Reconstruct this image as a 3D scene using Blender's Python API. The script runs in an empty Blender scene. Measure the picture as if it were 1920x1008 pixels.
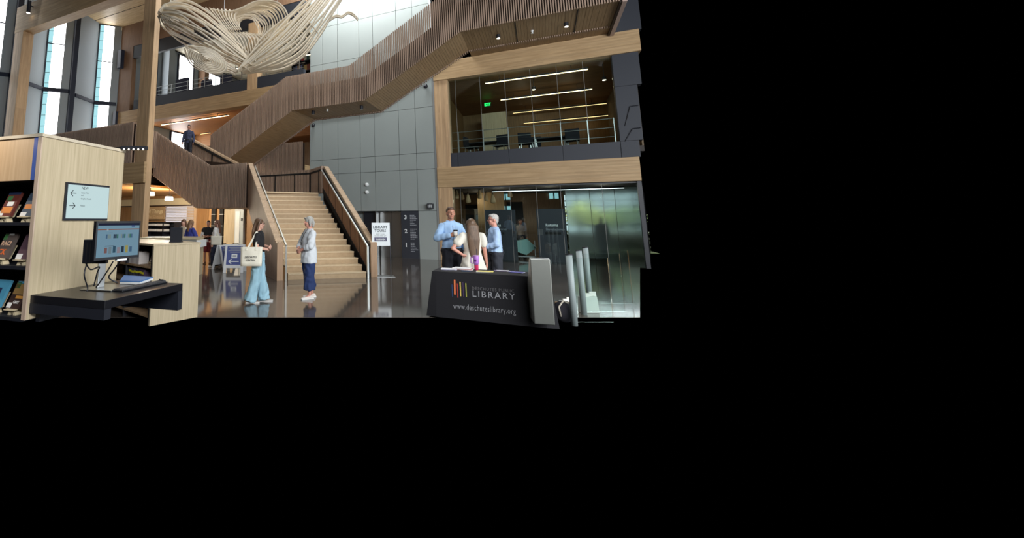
import bpy, bmesh, math, random
import numpy as np
from mathutils import Vector, Matrix, Euler
random.seed(7)
R = math.radians
scn = bpy.context.scene
COL = scn.collection

# ------------------------------------------------------------------ camera
F_PX, PX, PY, CAM_H, PITCH, YAW = 790.0, 600.0, 297.5, 1.6, R(8.25), R(27.4)
cam_d = bpy.data.cameras.new('camera'); cam = bpy.data.objects.new('camera', cam_d); COL.objects.link(cam)
cam.location = (0, 0, CAM_H)
cam.rotation_euler = (R(90) + PITCH, 0, YAW)
cam_d.sensor_fit = 'HORIZONTAL'; cam_d.sensor_width = 36.0
cam_d.lens = 36.0 * F_PX / 1920.0
cam_d.shift_x = (960.0 - PX) / 1920.0
cam_d.shift_y = -(504.0 - PY) / 1920.0
cam_d.clip_end = 300
scn.camera = cam

# ------------------------------------------------------------------ world, lights, exposure
w = bpy.data.worlds.new('world'); scn.world = w; w.use_nodes = True
w.node_tree.nodes['Background'].inputs[0].default_value = (0, 0, 0, 1)
w.node_tree.nodes['Background'].inputs[1].default_value = 0.0
scn.view_settings.view_transform = 'Standard'; scn.view_settings.look = 'None'
scn.view_settings.gamma = 1.0; scn.view_settings.use_curve_mapping = False
scn.view_settings.exposure = 0.0

def area(name, loc, aim, sx, sy, power, col=(1, 1, 1), spread=180):
    d = bpy.data.lights.new(name, 'AREA'); d.shape = 'RECTANGLE'; d.size = sx; d.size_y = sy
    d.energy = power; d.color = col; d.spread = R(spread)
    o = bpy.data.objects.new(name, d); COL.objects.link(o); o.location = loc
    o.rotation_euler = (Vector(aim) - Vector(loc)).to_track_quat('-Z', 'Y').to_euler()
    return o
# daylight of the tall glazed entrance front behind the camera, of the roof light over the stair core
# with fills added from the front and above the atrium
area('entrance_daylight', (9.5, 5.0, 4.2), (-5.5, 9.0, 2.4), 11, 6.5, 1300, (0.93, 0.97, 1.0))
area('front_fill', (6.0, -2.0, 6.0), (-1.0, 17, 3.0), 9, 2.4, 1750, (0.95, 0.98, 1.0))  # unseen front fill added to brighten surfaces facing the camera
area('core_rooflight', (-6.2, 16.2, 14.6), (-6.4, 17.3, 10.0), 6.5, 1.3, 1250, (0.96, 1.0, 1.0))
area('atrium_fill', (-8.0, 11.5, 15.0), (-8.0, 11.5, 0.0), 9, 5, 420, (1.0, 0.98, 0.95))  # unseen overhead light added as general fill
area('window_wall_daylight', (-21.3, 13.5, 8.0), (-10.0, 12.5, 6.0), 10, 9, 70, (0.92, 0.97, 1.0))

# ------------------------------------------------------------------ pixel geometry of the photograph
_c, _s = math.cos, math.sin
FW = Vector((-_s(YAW) * _c(PITCH), _c(YAW) * _c(PITCH), _s(PITCH)))
RT = Vector((_c(YAW), _s(YAW), 0)); UP = RT.cross(FW)
CAMP = Vector((0, 0, CAM_H)); HD = Vector((-_s(YAW), _c(YAW), 0))
def ray(x, y): return FW * F_PX + RT * (x - PX) - UP * (y - PY)
def onZ(x, y, z): r = ray(x, y); return CAMP + r * ((z - CAM_H) / r.z)
def onY(x, y, Y): r = ray(x, y); return CAMP + r * (Y / r.y)
def onX(x, y, X): r = ray(x, y); return CAMP + r * (X / r.x)
def onP(x, y, p, n):
    r = ray(x, y); n = Vector(n); return CAMP + r * ((Vector(p) - CAMP).dot(n) / r.dot(n))
def atD(x, y, d): r = ray(x, y); return CAMP + r * (d / r.dot(HD))

# ------------------------------------------------------------------ materials
MATS = {}
def _new(name):
    m = bpy.data.materials.new(name); m.use_nodes = True
    return m, m.node_tree, m.node_tree.nodes['Principled BSDF']
def lin(c): return tuple(((v / 255.0) / 12.92 if v / 255.0 <= 0.04045 else ((v / 255.0 + 0.055) / 1.055) ** 2.4) for v in c)
def C4(c): return (*lin(c), 1.0)
def flat(name, c, rough=0.6, metal=0.0, noise=0.06, nscale=6.0, bump=0.0, spec=0.5):
    if name in MATS: return MATS[name]
    m, t, b = _new(name)
    tc = t.nodes.new('ShaderNodeTexCoord'); n = t.nodes.new('ShaderNodeTexNoise')
    n.inputs['Scale'].default_value = nscale; n.inputs['Detail'].default_value = 4
    t.links.new(tc.outputs['Object'], n.inputs['Vector'])
    r = t.nodes.new('ShaderNodeMixRGB'); l = lin(c)
    r.inputs[1].default_value = (*[v * (1 - noise) for v in l], 1); r.inputs[2].default_value = (*[min(1, v * (1 + noise)) for v in l], 1)
    t.links.new(n.outputs['Fac'], r.inputs[0]); t.links.new(r.outputs[0], b.inputs['Base Color'])
    b.inputs['Roughness'].default_value = rough; b.inputs['Metallic'].default_value = metal
    b.inputs['Specular IOR Level'].default_value = spec
    if bump:
        bp = t.nodes.new('ShaderNodeBump'); bp.inputs['Strength'].default_value = bump; bp.inputs['Distance'].default_value = 0.01
        t.links.new(n.outputs['Fac'], bp.inputs['Height']); t.links.new(bp.outputs[0], b.inputs['Normal'])
    MATS[name] = m; return m
def wood(name, c1, c2, axis='x', scale=3.0, stretch=14.0, rough=0.5, lam=0.0, lamaxis='z', knots=0.0):
    """grain runs along axis; lam = lamination thickness in metres across lamaxis"""
    if name in MATS: return MATS[name]
    m, t, b = _new(name); N = t.nodes; L = t.links
    tc = N.new('ShaderNodeTexCoord'); mp = N.new('ShaderNodeMapping')
    sc = {'x': (scale / stretch, scale, scale), 'y': (scale, scale / stretch, scale), 'z': (scale, scale, scale / stretch)}[axis]
    mp.inputs['Scale'].default_value = sc
    L.new(tc.outputs['Object'], mp.inputs['Vector'])
    n1 = N.new('ShaderNodeTexNoise'); n1.inputs['Scale'].default_value = 4.0; n1.inputs['Detail'].default_value = 6; n1.inputs['Roughness'].default_value = 0.65
    L.new(mp.outputs[0], n1.inputs['Vector'])
    cr = N.new('ShaderNodeValToRGB'); cr.color_ramp.elements[0].position = 0.32; cr.color_ramp.elements[1].position = 0.7
    cr.color_ramp.elements[0].color = C4(c1); cr.color_ramp.elements[1].color = C4(c2)
    L.new(n1.outputs['Fac'], cr.inputs[0]); out = cr.outputs[0]
    if lam:
        sp = N.new('ShaderNodeSeparateXYZ'); L.new(tc.outputs['Object'], sp.inputs[0])
        mul = N.new('ShaderNodeMath'); mul.operation = 'MULTIPLY'; mul.inputs[1].default_value = 1.0 / lam
        L.new(sp.outputs['xyz'.index(lamaxis)], mul.inputs[0])
        fl = N.new('ShaderNodeMath'); fl.operation = 'FLOOR'; L.new(mul.outputs[0], fl.inputs[0])
        # each lamella carries its own tone, broken up along its length
        sx = N.new('ShaderNodeMath'); sx.operation = 'MULTIPLY'; sx.inputs[1].default_value = 0.45
        L.new(sp.outputs['xyz'.index(axis)], sx.inputs[0])
        ad = N.new('ShaderNodeMath'); ad.operation = 'MULTIPLY_ADD'; ad.inputs[1].default_value = 0.37
        L.new(fl.outputs[0], ad.inputs[0]); L.new(sx.outputs[0], ad.inputs[2])
        f2 = N.new('ShaderNodeMath'); f2.operation = 'FLOOR'; L.new(ad.outputs[0], f2.inputs[0])
        cv = N.new('ShaderNodeCombineXYZ'); L.new(fl.outputs[0], cv.inputs[0]); L.new(f2.outputs[0], cv.inputs[1])
        wn = N.new('ShaderNodeTexWhiteNoise'); L.new(cv.outputs[0], wn.inputs['Vector'])
        mr = N.new('ShaderNodeMapRange'); mr.inputs['To Min'].default_value = 0.88; mr.inputs['To Max'].default_value = 1.10
        L.new(wn.outputs['Value'], mr.inputs[0])
        fr = N.new('ShaderNodeMath'); fr.operation = 'FRACT'; L.new(mul.outputs[0], fr.inputs[0])
        gt = N.new('ShaderNodeMath'); gt.operation = 'GREATER_THAN'; gt.inputs[1].default_value = 0.05; L.new(fr.outputs[0], gt.inputs[0])
        ml = N.new('ShaderNodeMapRange'); ml.inputs['To Min'].default_value = 0.78; L.new(gt.outputs[0], ml.inputs[0])
        mm = N.new('ShaderNodeMath'); mm.operation = 'MULTIPLY'; L.new(mr.outputs[0], mm.inputs[0]); L.new(ml.outputs[0], mm.inputs[1])
        vm = N.new('ShaderNodeVectorMath'); vm.operation = 'SCALE'; L.new(out, vm.inputs[0]); L.new(mm.outputs[0], vm.inputs['Scale'])
        out = vm.outputs[0]
    # tone varies a little from one object to the next
    oi = N.new('ShaderNodeObjectInfo'); mo = N.new('ShaderNodeMapRange'); mo.inputs['To Min'].default_value = 0.9; mo.inputs['To Max'].default_value = 1.1
    L.new(oi.outputs['Random'], mo.inputs[0])
    v2 = N.new('ShaderNodeVectorMath'); v2.operation = 'SCALE'; L.new(out, v2.inputs[0]); L.new(mo.outputs[0], v2.inputs['Scale'])
    L.new(v2.outputs[0], b.inputs['Base Color'])
    b.inputs['Roughness'].default_value = rough; b.inputs['Specular IOR Level'].default_value = 0.35
    MATS[name] = m; return m
def emit(name, c, k):
    if name in MATS: return MATS[name]
    m = bpy.data.materials.new(name); m.use_nodes = True; t = m.node_tree; t.nodes.clear()
    e = t.nodes.new('ShaderNodeEmission'); o = t.nodes.new('ShaderNodeOutputMaterial')
    e.inputs[0].default_value = C4(c); e.inputs[1].default_value = k; t.links.new(e.outputs[0], o.inputs[0])
    MATS[name] = m; return m
def glass(name, tint=(225, 240, 238), ior=1.5, boost=1.0, rough=0.0):
    if name in MATS: return MATS[name]
    m = bpy.data.materials.new(name); m.use_nodes = True; t = m.node_tree; t.nodes.clear(); L = t.links
    tr = t.nodes.new('ShaderNodeBsdfTransparent'); tr.inputs[0].default_value = C4(tint)
    gl = t.nodes.new('ShaderNodeBsdfGlossy'); gl.inputs['Roughness'].default_value = rough; gl.inputs[0].default_value = (0.95, 1, 1, 1)
    fr = t.nodes.new('ShaderNodeFresnel'); fr.inputs[0].default_value = ior
    mu = t.nodes.new('ShaderNodeMath'); mu.operation = 'MULTIPLY'; mu.inputs[1].default_value = boost; mu.use_clamp = True
    mx = t.nodes.new('ShaderNodeMixShader'); o = t.nodes.new('ShaderNodeOutputMaterial')
    L.new(fr.outputs[0], mu.inputs[0]); L.new(mu.outputs[0], mx.inputs[0]); L.new(tr.outputs[0], mx.inputs[1]); L.new(gl.outputs[0], mx.inputs[2]); L.new(mx.outputs[0], o.inputs[0])
    MATS[name] = m; return m

GLU_X = wood('glulam along x', (164, 134, 96), (196, 166, 126), 'x', 3, 16, 0.55, 0.04, 'z')
GLU_Y = wood('glulam along y', (164, 134, 96), (196, 166, 126), 'y', 3, 16, 0.55, 0.045, 'z')
GLU_Z = wood('glulam upright', (172, 140, 106), (204, 172, 134), 'z', 3, 16, 0.55, 0.07, 'x')
SLAT = wood('slat oak', (144, 121, 105), (174, 150, 132), 'z', 6, 12, 0.55)
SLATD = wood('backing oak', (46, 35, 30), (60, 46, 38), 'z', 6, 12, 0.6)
BOARD = wood('boarded oak', (150, 122, 92), (186, 156, 122), 'y', 4, 14, 0.55)
BOARDX = wood('boarded oak along x', (150, 122, 92), (186, 156, 122), 'x', 4, 14, 0.55)
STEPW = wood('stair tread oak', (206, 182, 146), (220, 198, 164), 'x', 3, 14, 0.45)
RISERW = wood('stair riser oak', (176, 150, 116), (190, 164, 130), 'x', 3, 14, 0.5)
PALE = wood('pale oak veneer', (174, 158, 128), (200, 184, 154), 'z', 9, 30, 0.5)
PALEX = wood('pale oak veneer flat', (174, 158, 128), (200, 184, 154), 'x', 9, 30, 0.45)
BROWNW = wood('brown ceiling wood', (122, 88, 56), (156, 116, 76), 'x', 4, 16, 0.6)
REDW = wood('red brown wall wood', (106, 80, 60), (134, 104, 80), 'z', 5, 14, 0.6)
GREYP = flat('grey metal wall panel', (150, 157, 155), 0.42, 0.0, 0.05, 1.2)
GREYL = flat('pale grey wall panel', (142, 151, 157), 0.6, 0.0, 0.03, 1.0)
BLACK = flat('black metal', (30, 32, 40), 0.5, 0.0, 0.1, 3)
BLACKP = flat('charcoal wall panel', (40, 44, 54), 0.6, 0.0, 0.05, 2)
DARK = flat('dark gap', (14, 13, 14), 0.8)
STEEL = flat('brushed steel', (180, 182, 182), 0.32, 1.0, 0.06, 30)
ALU = flat('aluminium', (196, 200, 202), 0.35, 0.8, 0.04, 10)
WHITE = flat('white paint', (232, 234, 234), 0.5, 0, 0.02)
DAY = emit('daylit pane', (255, 255, 255), 7.0)
DAYC = emit('fritted daylit pane', (178, 236, 244), 0.95)
LEDW = emit('warm led', (255, 226, 170), 6.0)
LAMP = emit('lamp glow', (255, 240, 214), 7.0)
GLASS = glass('clear glass', (240, 247, 245))
GLASSR = glass('glass partition', (244, 250, 249), 1.5, 1.3)
JOINT = flat('grey glass joint', (112, 112, 108), 0.5)

# ------------------------------------------------------------------ mesh helpers
class MB:
    def __init__(s): s.v = []; s.f = []
    def _add(s, vs, fs):
        o = len(s.v); s.v += [tuple(p) for p in vs]; s.f += [tuple(i + o for i in f) for f in fs]; return s
    def box(s, x0, x1, y0, y1, z0, z1):
        return s._add([(x0, y0, z0), (x1, y0, z0), (x1, y1, z0), (x0, y1, z0), (x0, y0, z1), (x1, y0, z1), (x1, y1, z1), (x0, y1, z1)],
                      [(3, 2, 1, 0), (4, 5, 6, 7), (0, 1, 5, 4), (1, 2, 6, 5), (2, 3, 7, 6), (3, 0, 4, 7)])
    def obox(s, o, a, b, c):
        """box from corner o with edge vectors a, b, c"""
        o, a, b, c = map(Vector, (o, a, b, c))
        return s._add([o, o + a, o + a + b, o + b, o + c, o + a + c, o + a + b + c, o + b + c],
                      [(3, 2, 1, 0), (4, 5, 6, 7), (0, 1, 5, 4), (1, 2, 6, 5), (2, 3, 7, 6), (3, 0, 4, 7)])
    def prism(s, poly, vec):
        n = len(poly); v = Vector(vec); p = [Vector(q) for q in poly]
        return s._add(p + [q + v for q in p], [tuple(range(n - 1, -1, -1)), tuple(range(n, 2 * n))] + [(i, (i + 1) % n, n + (i + 1) % n, n + i) for i in range(n)])
    def bar(s, p, q, w, h, up=(0, 0, 1)):
        p, q = Vector(p), Vector(q); d = (q - p).normalized(); u = Vector(up); x = d.cross(u)
        if x.length < 1e-4: x = d.cross(Vector((0, 1, 0)))
        x.normalize(); u = x.cross(d).normalized()
        return s.obox(p - x * w / 2 - u * h / 2, q - p, x * w, u * h)
    def tube(s, pts, r, n=8, cap=True):
        pts = [Vector(p) for p in pts]; m = len(pts); rs = r if isinstance(r, (list, tuple)) else [r] * m
        vs = []; fs = []; prev = None
        for i, p in enumerate(pts):
            d = (pts[min(i + 1, m - 1)] - pts[max(i - 1, 0)]).normalized()
            if prev is None:
                x = d.cross(Vector((0, 0, 1)));
                if x.length < 1e-3: x = d.cross(Vector((0, 1, 0)))
            else: x = prev - d * prev.dot(d)
            x.normalize(); prev = x; y = d.cross(x)
            for k in range(n):
                a = 2 * math.pi * k / n; rr = rs[i]
                rx, ry = rr if isinstance(rr, tuple) else (rr, rr)
                vs.append(p + x * (_c(a) * rx) + y * (_s(a) * ry))
        for i in range(m - 1):
            for k in range(n): fs.append((i * n + k, i * n + (k + 1) % n, (i + 1) * n + (k + 1) % n, (i + 1) * n + k))
        if cap: fs.append(tuple(range(n - 1, -1, -1))); fs.append(tuple((m - 1) * n + k for k in range(n)))
        return s._add(vs, fs)
    def lathe(s, prof, c=(0, 0, 0), n=16):
        vs = []; fs = []; m = len(prof); c = Vector(c)
        for r, z in prof:
            for k in range(n): a = 2 * math.pi * k / n; vs.append(c + Vector((r * _c(a), r * _s(a), z)))
        for i in range(m - 1):
            for k in range(n): fs.append((i * n + k, i * n + (k + 1) % n, (i + 1) * n + (k + 1) % n, (i + 1) * n + k))
        fs.append(tuple(range(n - 1, -1, -1))); fs.append(tuple((m - 1) * n + k for k in range(n)))
        return s._add(vs, fs)
    def ball(s, c, rx, ry=None, rz=None, n=14, m=8, rot=None):
        ry = ry or rx; rz = rz or rx; c = Vector(c); vs = []; fs = []
        for i in range(m + 1):
            t = math.pi * i / m
            for k in range(n):
                a = 2 * math.pi * k / n; q = Vector((rx * _s(t) * _c(a), ry * _s(t) * _s(a), rz * _c(t)))
                vs.append(c + (rot @ q if rot else q))
        for i in range(m):
            for k in range(n): fs.append((i * n + k, (i + 1) * n + k, (i + 1) * n + (k + 1) % n, i * n + (k + 1) % n))
        return s._add(vs, fs)
    def mesh(s, name, off=(0, 0, 0), smooth=False):
        me = bpy.data.meshes.new(name); o = Vector(off)
        me.from_pydata([tuple(Vector(p) - o) for p in s.v], [], s.f); me.validate()
        if smooth:
            for p in me.polygons: p.use_smooth = True
        return me
    def build(s, name, mat, parent=None, smooth=False, local=False, bevel=0.0):
        """vertices are world coordinates (local=True: the parent's own); one mesh object"""
        if parent is None:
            xs = [p[0] for p in s.v]; ys = [p[1] for p in s.v]; zs = [p[2] for p in s.v]
            off = Vector(((min(xs) + max(xs)) / 2, (min(ys) + max(ys)) / 2, min(zs)))
        else: off = Vector((0, 0, 0)) if local else wloc(parent)
        o = bpy.data.objects.new(name, s.mesh(name, off, smooth)); COL.objects.link(o)
        if mat: o.data.materials.append(mat)
        if parent is None: o.location = off
        else: o.parent = parent
        if bevel:
            b = o.modifiers.new('bevel', 'BEVEL'); b.width = bevel; b.segments = 2; b.limit_method = 'ANGLE'
        return o
def wloc(o):
    l = Vector(o.location)
    while o.parent: o = o.parent; l += Vector(o.location)
    return l
def tag(o, label=None, cat=None, group=None, kind=None):
    if label: o['label'] = label
    if cat: o['category'] = cat
    if group: o['group'] = group
    if kind: o['kind'] = kind
    return o
def thing(name, label, cat, loc=(0, 0, 0), group=None, rz=0.0):
    o = bpy.data.objects.new(name, None); COL.objects.link(o); o.location = loc; o.rotation_euler = (0, 0, rz)
    o.empty_display_size = 0.1
    return tag(o, label, cat, group)
def group_part(name, parent):
    o = bpy.data.objects.new(name, None); COL.objects.link(o); o.parent = parent; o.empty_display_size = 0.1
    return o
def struct(o, label=None):
    o['kind'] = 'structure'
    if label: o['label'] = label
    return o
def copy_tree(o, parent=None):
    c = o.copy(); COL.objects.link(c); c.parent = parent
    for ch in [x for x in bpy.data.objects if x.parent == o]: copy_tree(ch, c)
    return c
def box(name, x0, x1, y0, y1, z0, z1, mat, parent=None, bevel=0.0, local=False):
    return MB().box(min(x0, x1), max(x0, x1), min(y0, y1), max(y0, y1), min(z0, z1), max(z0, z1)).build(name, mat, parent, bevel=bevel, local=local)
def text(body, name, size, mat, parent, loc, rot, align='LEFT', depth=0.002, bold=0.0, spacing=1.0, width=None):
    cu = bpy.data.curves.new(name, 'FONT'); cu.body = body; cu.size = size; cu.align_x = align; cu.extrude = depth; cu.offset = bold
    cu.space_character = spacing; cu.resolution_u = 2
    t = bpy.data.objects.new('tmp', cu); COL.objects.link(t)
    dg = bpy.context.evaluated_depsgraph_get(); me = bpy.data.meshes.new_from_object(t.evaluated_get(dg)); me.name = name
    bpy.data.objects.remove(t); bpy.data.curves.remove(cu)
    if width:
        xs = [v.co.x for v in me.vertices]; k = width / max(1e-6, (max(xs) - min(xs)))
        for v in me.vertices: v.co.x *= k
    o = bpy.data.objects.new(name, me); COL.objects.link(o); me.materials.clear(); me.materials.append(mat)
    o.parent = parent; o.location = loc if parent is None else Vector(loc) - wloc(parent)
    o.rotation_euler = rot
    return o
def lerp(a, b, t): return a + (b - a) * t
def prof(pts, x):
    """piecewise linear z(x); pts sorted by x"""
    if x <= pts[0][0]: return pts[0][1]
    for (a, za), (b, zb) in zip(pts, pts[1:]):
        if x <= b: return za + (zb - za) * (x - a) / (b - a)
    return pts[-1][1]
_slat_cache = {}
def slat(parent, p, dirv, h, w=0.045, d=0.11, mat=None, name='slat'):
    """upright slat: base centre p, width w along dirv, depth d across it; unit-height shared mesh"""
    key = (round(dirv[0], 4), round(dirv[1], 4), w, d, mat.name)
    if key not in _slat_cache:
        a = Vector((dirv[0], dirv[1], 0)).normalized(); b = Vector((-a.y, a.x, 0))
        m = MB().obox(-a * w / 2 - b * d / 2, a * w, b * d, (0, 0, 1)).mesh('slat'); m.materials.append(mat); _slat_cache[key] = m
    o = bpy.data.objects.new(name, _slat_cache[key]); COL.objects.link(o); o.parent = parent
    o.location = Vector(p) - wloc(parent); o.scale = (1, 1, h)
    return o

# ================================================================== STRUCTURE
YW = 17.8        # plane of the stair core wall and of the glazed wall on the right
YL = 17.2        # plane of the balconies on the left
# floor: as far as the photograph shows it
fl_pts = [onZ(-40, 594.5, 0), onZ(1200, 594.5, 0), onZ(1200, 470, 0), (3.4, 21.5, 0), (-24.2, 21.5, 0), (-24.2, 7.6, 0)]
fl_pts[0] = Vector((fl_pts[0].x, fl_pts[0].y, 0))
def concrete():
    m, t, b = _new('polished concrete'); N = t.nodes; L = t.links
    tc = N.new('ShaderNodeTexCoord'); n = N.new('ShaderNodeTexNoise'); n.inputs['Scale'].default_value = 0.9; n.inputs['Detail'].default_value = 8; n.inputs['Roughness'].default_value = 0.7
    n2 = N.new('ShaderNodeTexNoise'); n2.inputs['Scale'].default_value = 22; n2.inputs['Detail'].default_value = 3
    L.new(tc.outputs['Object'], n.inputs['Vector']); L.new(tc.outputs['Object'], n2.inputs['Vector'])
    mx = N.new('ShaderNodeMath'); mx.operation = 'MULTIPLY_ADD'; mx.inputs[1].default_value = 0.35; L.new(n2.outputs['Fac'], mx.inputs[0]); L.new(n.outputs['Fac'], mx.inputs[2])
    cr = N.new('ShaderNodeValToRGB'); cr.color_ramp.elements[0].position = 0.45; cr.color_ramp.elements[1].position = 0.85
    cr.color_ramp.elements[0].color = C4((72, 66, 61)); cr.color_ramp.elements[1].color = C4((99, 91, 84))
    L.new(mx.outputs[0], cr.inputs[0]); L.new(cr.outputs[0], b.inputs['Base Color'])
    rr = N.new('ShaderNodeMapRange'); rr.inputs['To Min'].default_value = 0.05; rr.inputs['To Max'].default_value = 0.11
    L.new(n.outputs['Fac'], rr.inputs[0]); L.new(rr.outputs[0], b.inputs['Roughness'])
    b.inputs['IOR'].default_value = 1.6; b.inputs['Specular IOR Level'].default_value = 0.75
    return m
CONC = concrete()
struct(MB().prism([(p[0], p[1], -0.006) for p in fl_pts], (0, 0, 0.006)).build('floor', CONC), 'polished brown grey concrete floor of the hall')

# ---- grey core wall: panels with recessed joints
wb = struct(box('wall_back', -9.75, -3.75, YW + 0.03, YW + 0.35, 1.98, 16.5, DARK), 'grey panelled stair core wall')
vx = [-9.75, -9.08, -8.27, -7.14, -6.44, -5.31, -4.56, -3.78]
hz = [1.98, 3.73, 4.43, 6.42, 9.22, 11.13, 13.4, 16.5]
for i in range(len(vx) - 1):
    for j in range(len(hz) - 1):
        if 3 <= j and i in (0, 2, 4) and False: continue
        box('panel', vx[i] + 0.008, vx[i + 1] - 0.008, YW, YW + 0.03, hz[j] + 0.008, hz[j + 1] - 0.008, GREYP, wb)
box('panel', -4.55, -3.75, YW, YW + 0.03, 0.0, 1.972, GREYP, wb)
box('backing', -4.55, -3.75, YW + 0.03, YW + 0.35, 0.0, 1.98, DARK, wb)
box('edge_trim', -3.78, -3.70, YW - 0.03, YW + 0.3, 0.0, 16.5, ALU, wb)
box('return_side', -9.78, -9.75, YW, YW + 3.2, 2.0, 16.5, GREYP, wb)
# lift front under the panels
box('lower_wall', -9.75, -7.14, YW + 0.6, YW + 0.7, 0, 1.98, GREYP, wb)
box('lift_jamb', -7.14, -6.44, YW + 0.35, YW + 0.5, 0, 1.98, BLACK, wb)
lift = struct(box('door_1', -6.44, -5.33, YW + 0.45, YW + 0.5, 0, 1.97, STEEL), 'brushed steel lift doors')
box('door_gap', -5.89, -5.88, YW + 0.445, YW + 0.452, 0, 1.97, DARK, lift)
box('reveal', -6.47, -6.44, YW + 0.0, YW + 0.5, 0, 1.98, STEEL, lift)
drt = thing('directory_board', 'black floor directory board with white numerals 3 2 1 beside the lift', 'sign', (-4.93, YW + 0.02, 0.02))
box('board', -5.31, -4.56, YW - 0.01, YW + 0.08, 0.0, 1.97, BLACKP, drt)
LETW = flat('white lettering', (226, 230, 232), 0.6, 0, 0.0)
LETG = flat('grey lettering', (150, 154, 162), 0.6, 0, 0.0)
for num, y in (('3', 406), ('2', 432), ('1', 458)):
    p = onY(758, y + 4.5, YW - 0.02)
    text(num, 'numeral', 0.24, LETW, drt, (-5.17, YW - 0.012, p.z), (R(90), 0, 0), bold=0.006)
random.seed(3)
for y0, n in ((402, 7), (428, 7), (454, 6)):
    z = onY(772, y0, YW - 0.02).z
    for k in range(n):
        mb = MB(); x = -4.92; x1 = x + random.uniform(0.14, 0.3)
        while x < x1:
            l = random.uniform(0.03, 0.08); mb.box(x, min(x + l, x1 + 0.01), YW - 0.014, YW - 0.009, z - 0.05 - k * 0.068, z - 0.018 - k * 0.068); x += l + 0.012
        mb.build('lettering', LETG, drt)
rs = thing('restroom_sign', 'small black projecting restroom sign with white figures on grey wall', 'sign', (-4.0, YW - 0.15, 2.05))
box('plate', -4.12, -3.9, YW - 0.28, YW, 2.06, 2.27, BLACK, rs)
for k in range(3):
    mb = MB(); x = -4.07 + k * 0.06
    mb.lathe([(0.001, 0.0), (0.012, 0.004), (0.013, 0.014), (0.001, 0.022)], (x, YW - 0.288, 2.215), 8).box(x - 0.014, x + 0.014, YW - 0.29, YW - 0.282, 2.14, 2.21).box(x - 0.01, x - 0.002, YW - 0.29, YW - 0.282, 2.09, 2.14).box(x + 0.002, x + 0.01, YW - 0.29, YW - 0.282, 2.09, 2.14)
    mb.build('figure', LETW, rs)
for z, lab in ((3.17, 'upper white globe alarm strobe on the grey panelled wall'), (2.83, 'lower white globe alarm strobe on the grey panelled wall')):
    a = thing('wall_strobe', lab, 'alarm', (-6.84, YW - 0.02, z), 'white strobes on the grey wall')
    MB().ball((-6.84, YW - 0.075, z), 0.075, n=16, m=10).build('dome', WHITE, a, smooth=True)
    MB().tube([(-6.84, YW + 0.01, z), (-6.84, YW - 0.03, z)], 0.085, 16).build('base', WHITE, a)

# ---- timber posts and beams of the long wall
def timber(name, label, x0, x1, y0, y1, z0, z1, mat, cat):
    return tag(box(name, x0, x1, y0, y1, z0, z1, mat, bevel=0.012), label, cat)
timber('timber_column', 'glulam timber column beside the grey core wall on the right', -3.70, -3.13, YW - 0.05, YW + 0.5, 0, 7.49, GLU_Z, 'column')
timber('timber_beam', 'upper glulam beam above the second floor windows on the right', -3.70, 3.53, YW - 0.1, YW + 0.4, 7.49, 8.30, GLU_X, 'beam')
timber('timber_beam', 'lower glulam beam above the ground floor glass on the right', -3.70, 3.14, YW - 0.1, YW + 0.4, 2.92, 3.75, GLU_X, 'beam')
timber('timber_beam', 'long glulam beam under the third floor balcony on the left', -23.2, -9.8, YL - 0.1, YL + 0.4, 7.49, 8.30, GLU_X, 'beam')
timber('timber_column', 'glulam column standing on the third floor balcony edge behind the hanging sculpture', -13.2, -12.56, YL - 0.06, YL + 0.4, 8.30, 12.0, GLU_Z, 'column')
timber('timber_column', 'tall glulam column in front of the slatted stair on the left', -13.52, -12.86, 10.8, 11.06, 0, 14.0, GLU_Z, 'column')
timber('timber_column', 'glulam column at the far left beside the slit windows', -22.95, -22.2, 10.8, 11.3, 0, 10.9, GLU_Z, 'column')
timber('timber_beam', 'deep glulam roof beam crossing the upper left corner', -23.0, -13.52, 10.8, 11.3, 10.9, 12.3, GLU_X, 'beam')
timber('timber_beam', 'glulam beam under the slatted gallery beside the tall column', -23.0, -12.80, 10.66, 10.78, 2.95, 3.73, GLU_X, 'beam')
# charcoal cladding on the right: fascia under the glass and tall panels at the end
wr = struct(box('wall_right', -3.13, 2.66, YW + 0.02, YW + 0.4, 3.75, 4.33, DARK), 'charcoal clad fascia and end wall on the right')
for a, b in ((-3.13, -2.85), (-2.85, -0.93), (-0.93, 0.9), (0.9, 2.66)):
    box('panel', a + 0.006, b - 0.006, YW - 0.01, YW + 0.02, 3.755, 4.33, BLACKP, wr)
for a, b in ((3.755, 4.33), (4.34, 6.3), (6.31, 7.49), (8.30, 12.5)):
    box('panel', 2.67, {3.755: 3.2, 4.34: 3.32, 6.31: 3.45}.get(a, 3.62), YW - 0.02, YW + 0.3, a, b, BLACKP, wr)
for z in (4.72, 5.52):
    MB().tube([onY(1172, 236 if z > 5 else 265, YW - 0.03), (3.05, YW - 0.06, z + 0.02), (3.28, YW - 0.06, z + 0.03)], 0.02, 6).build('bracket', BLACK, wr)

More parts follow.
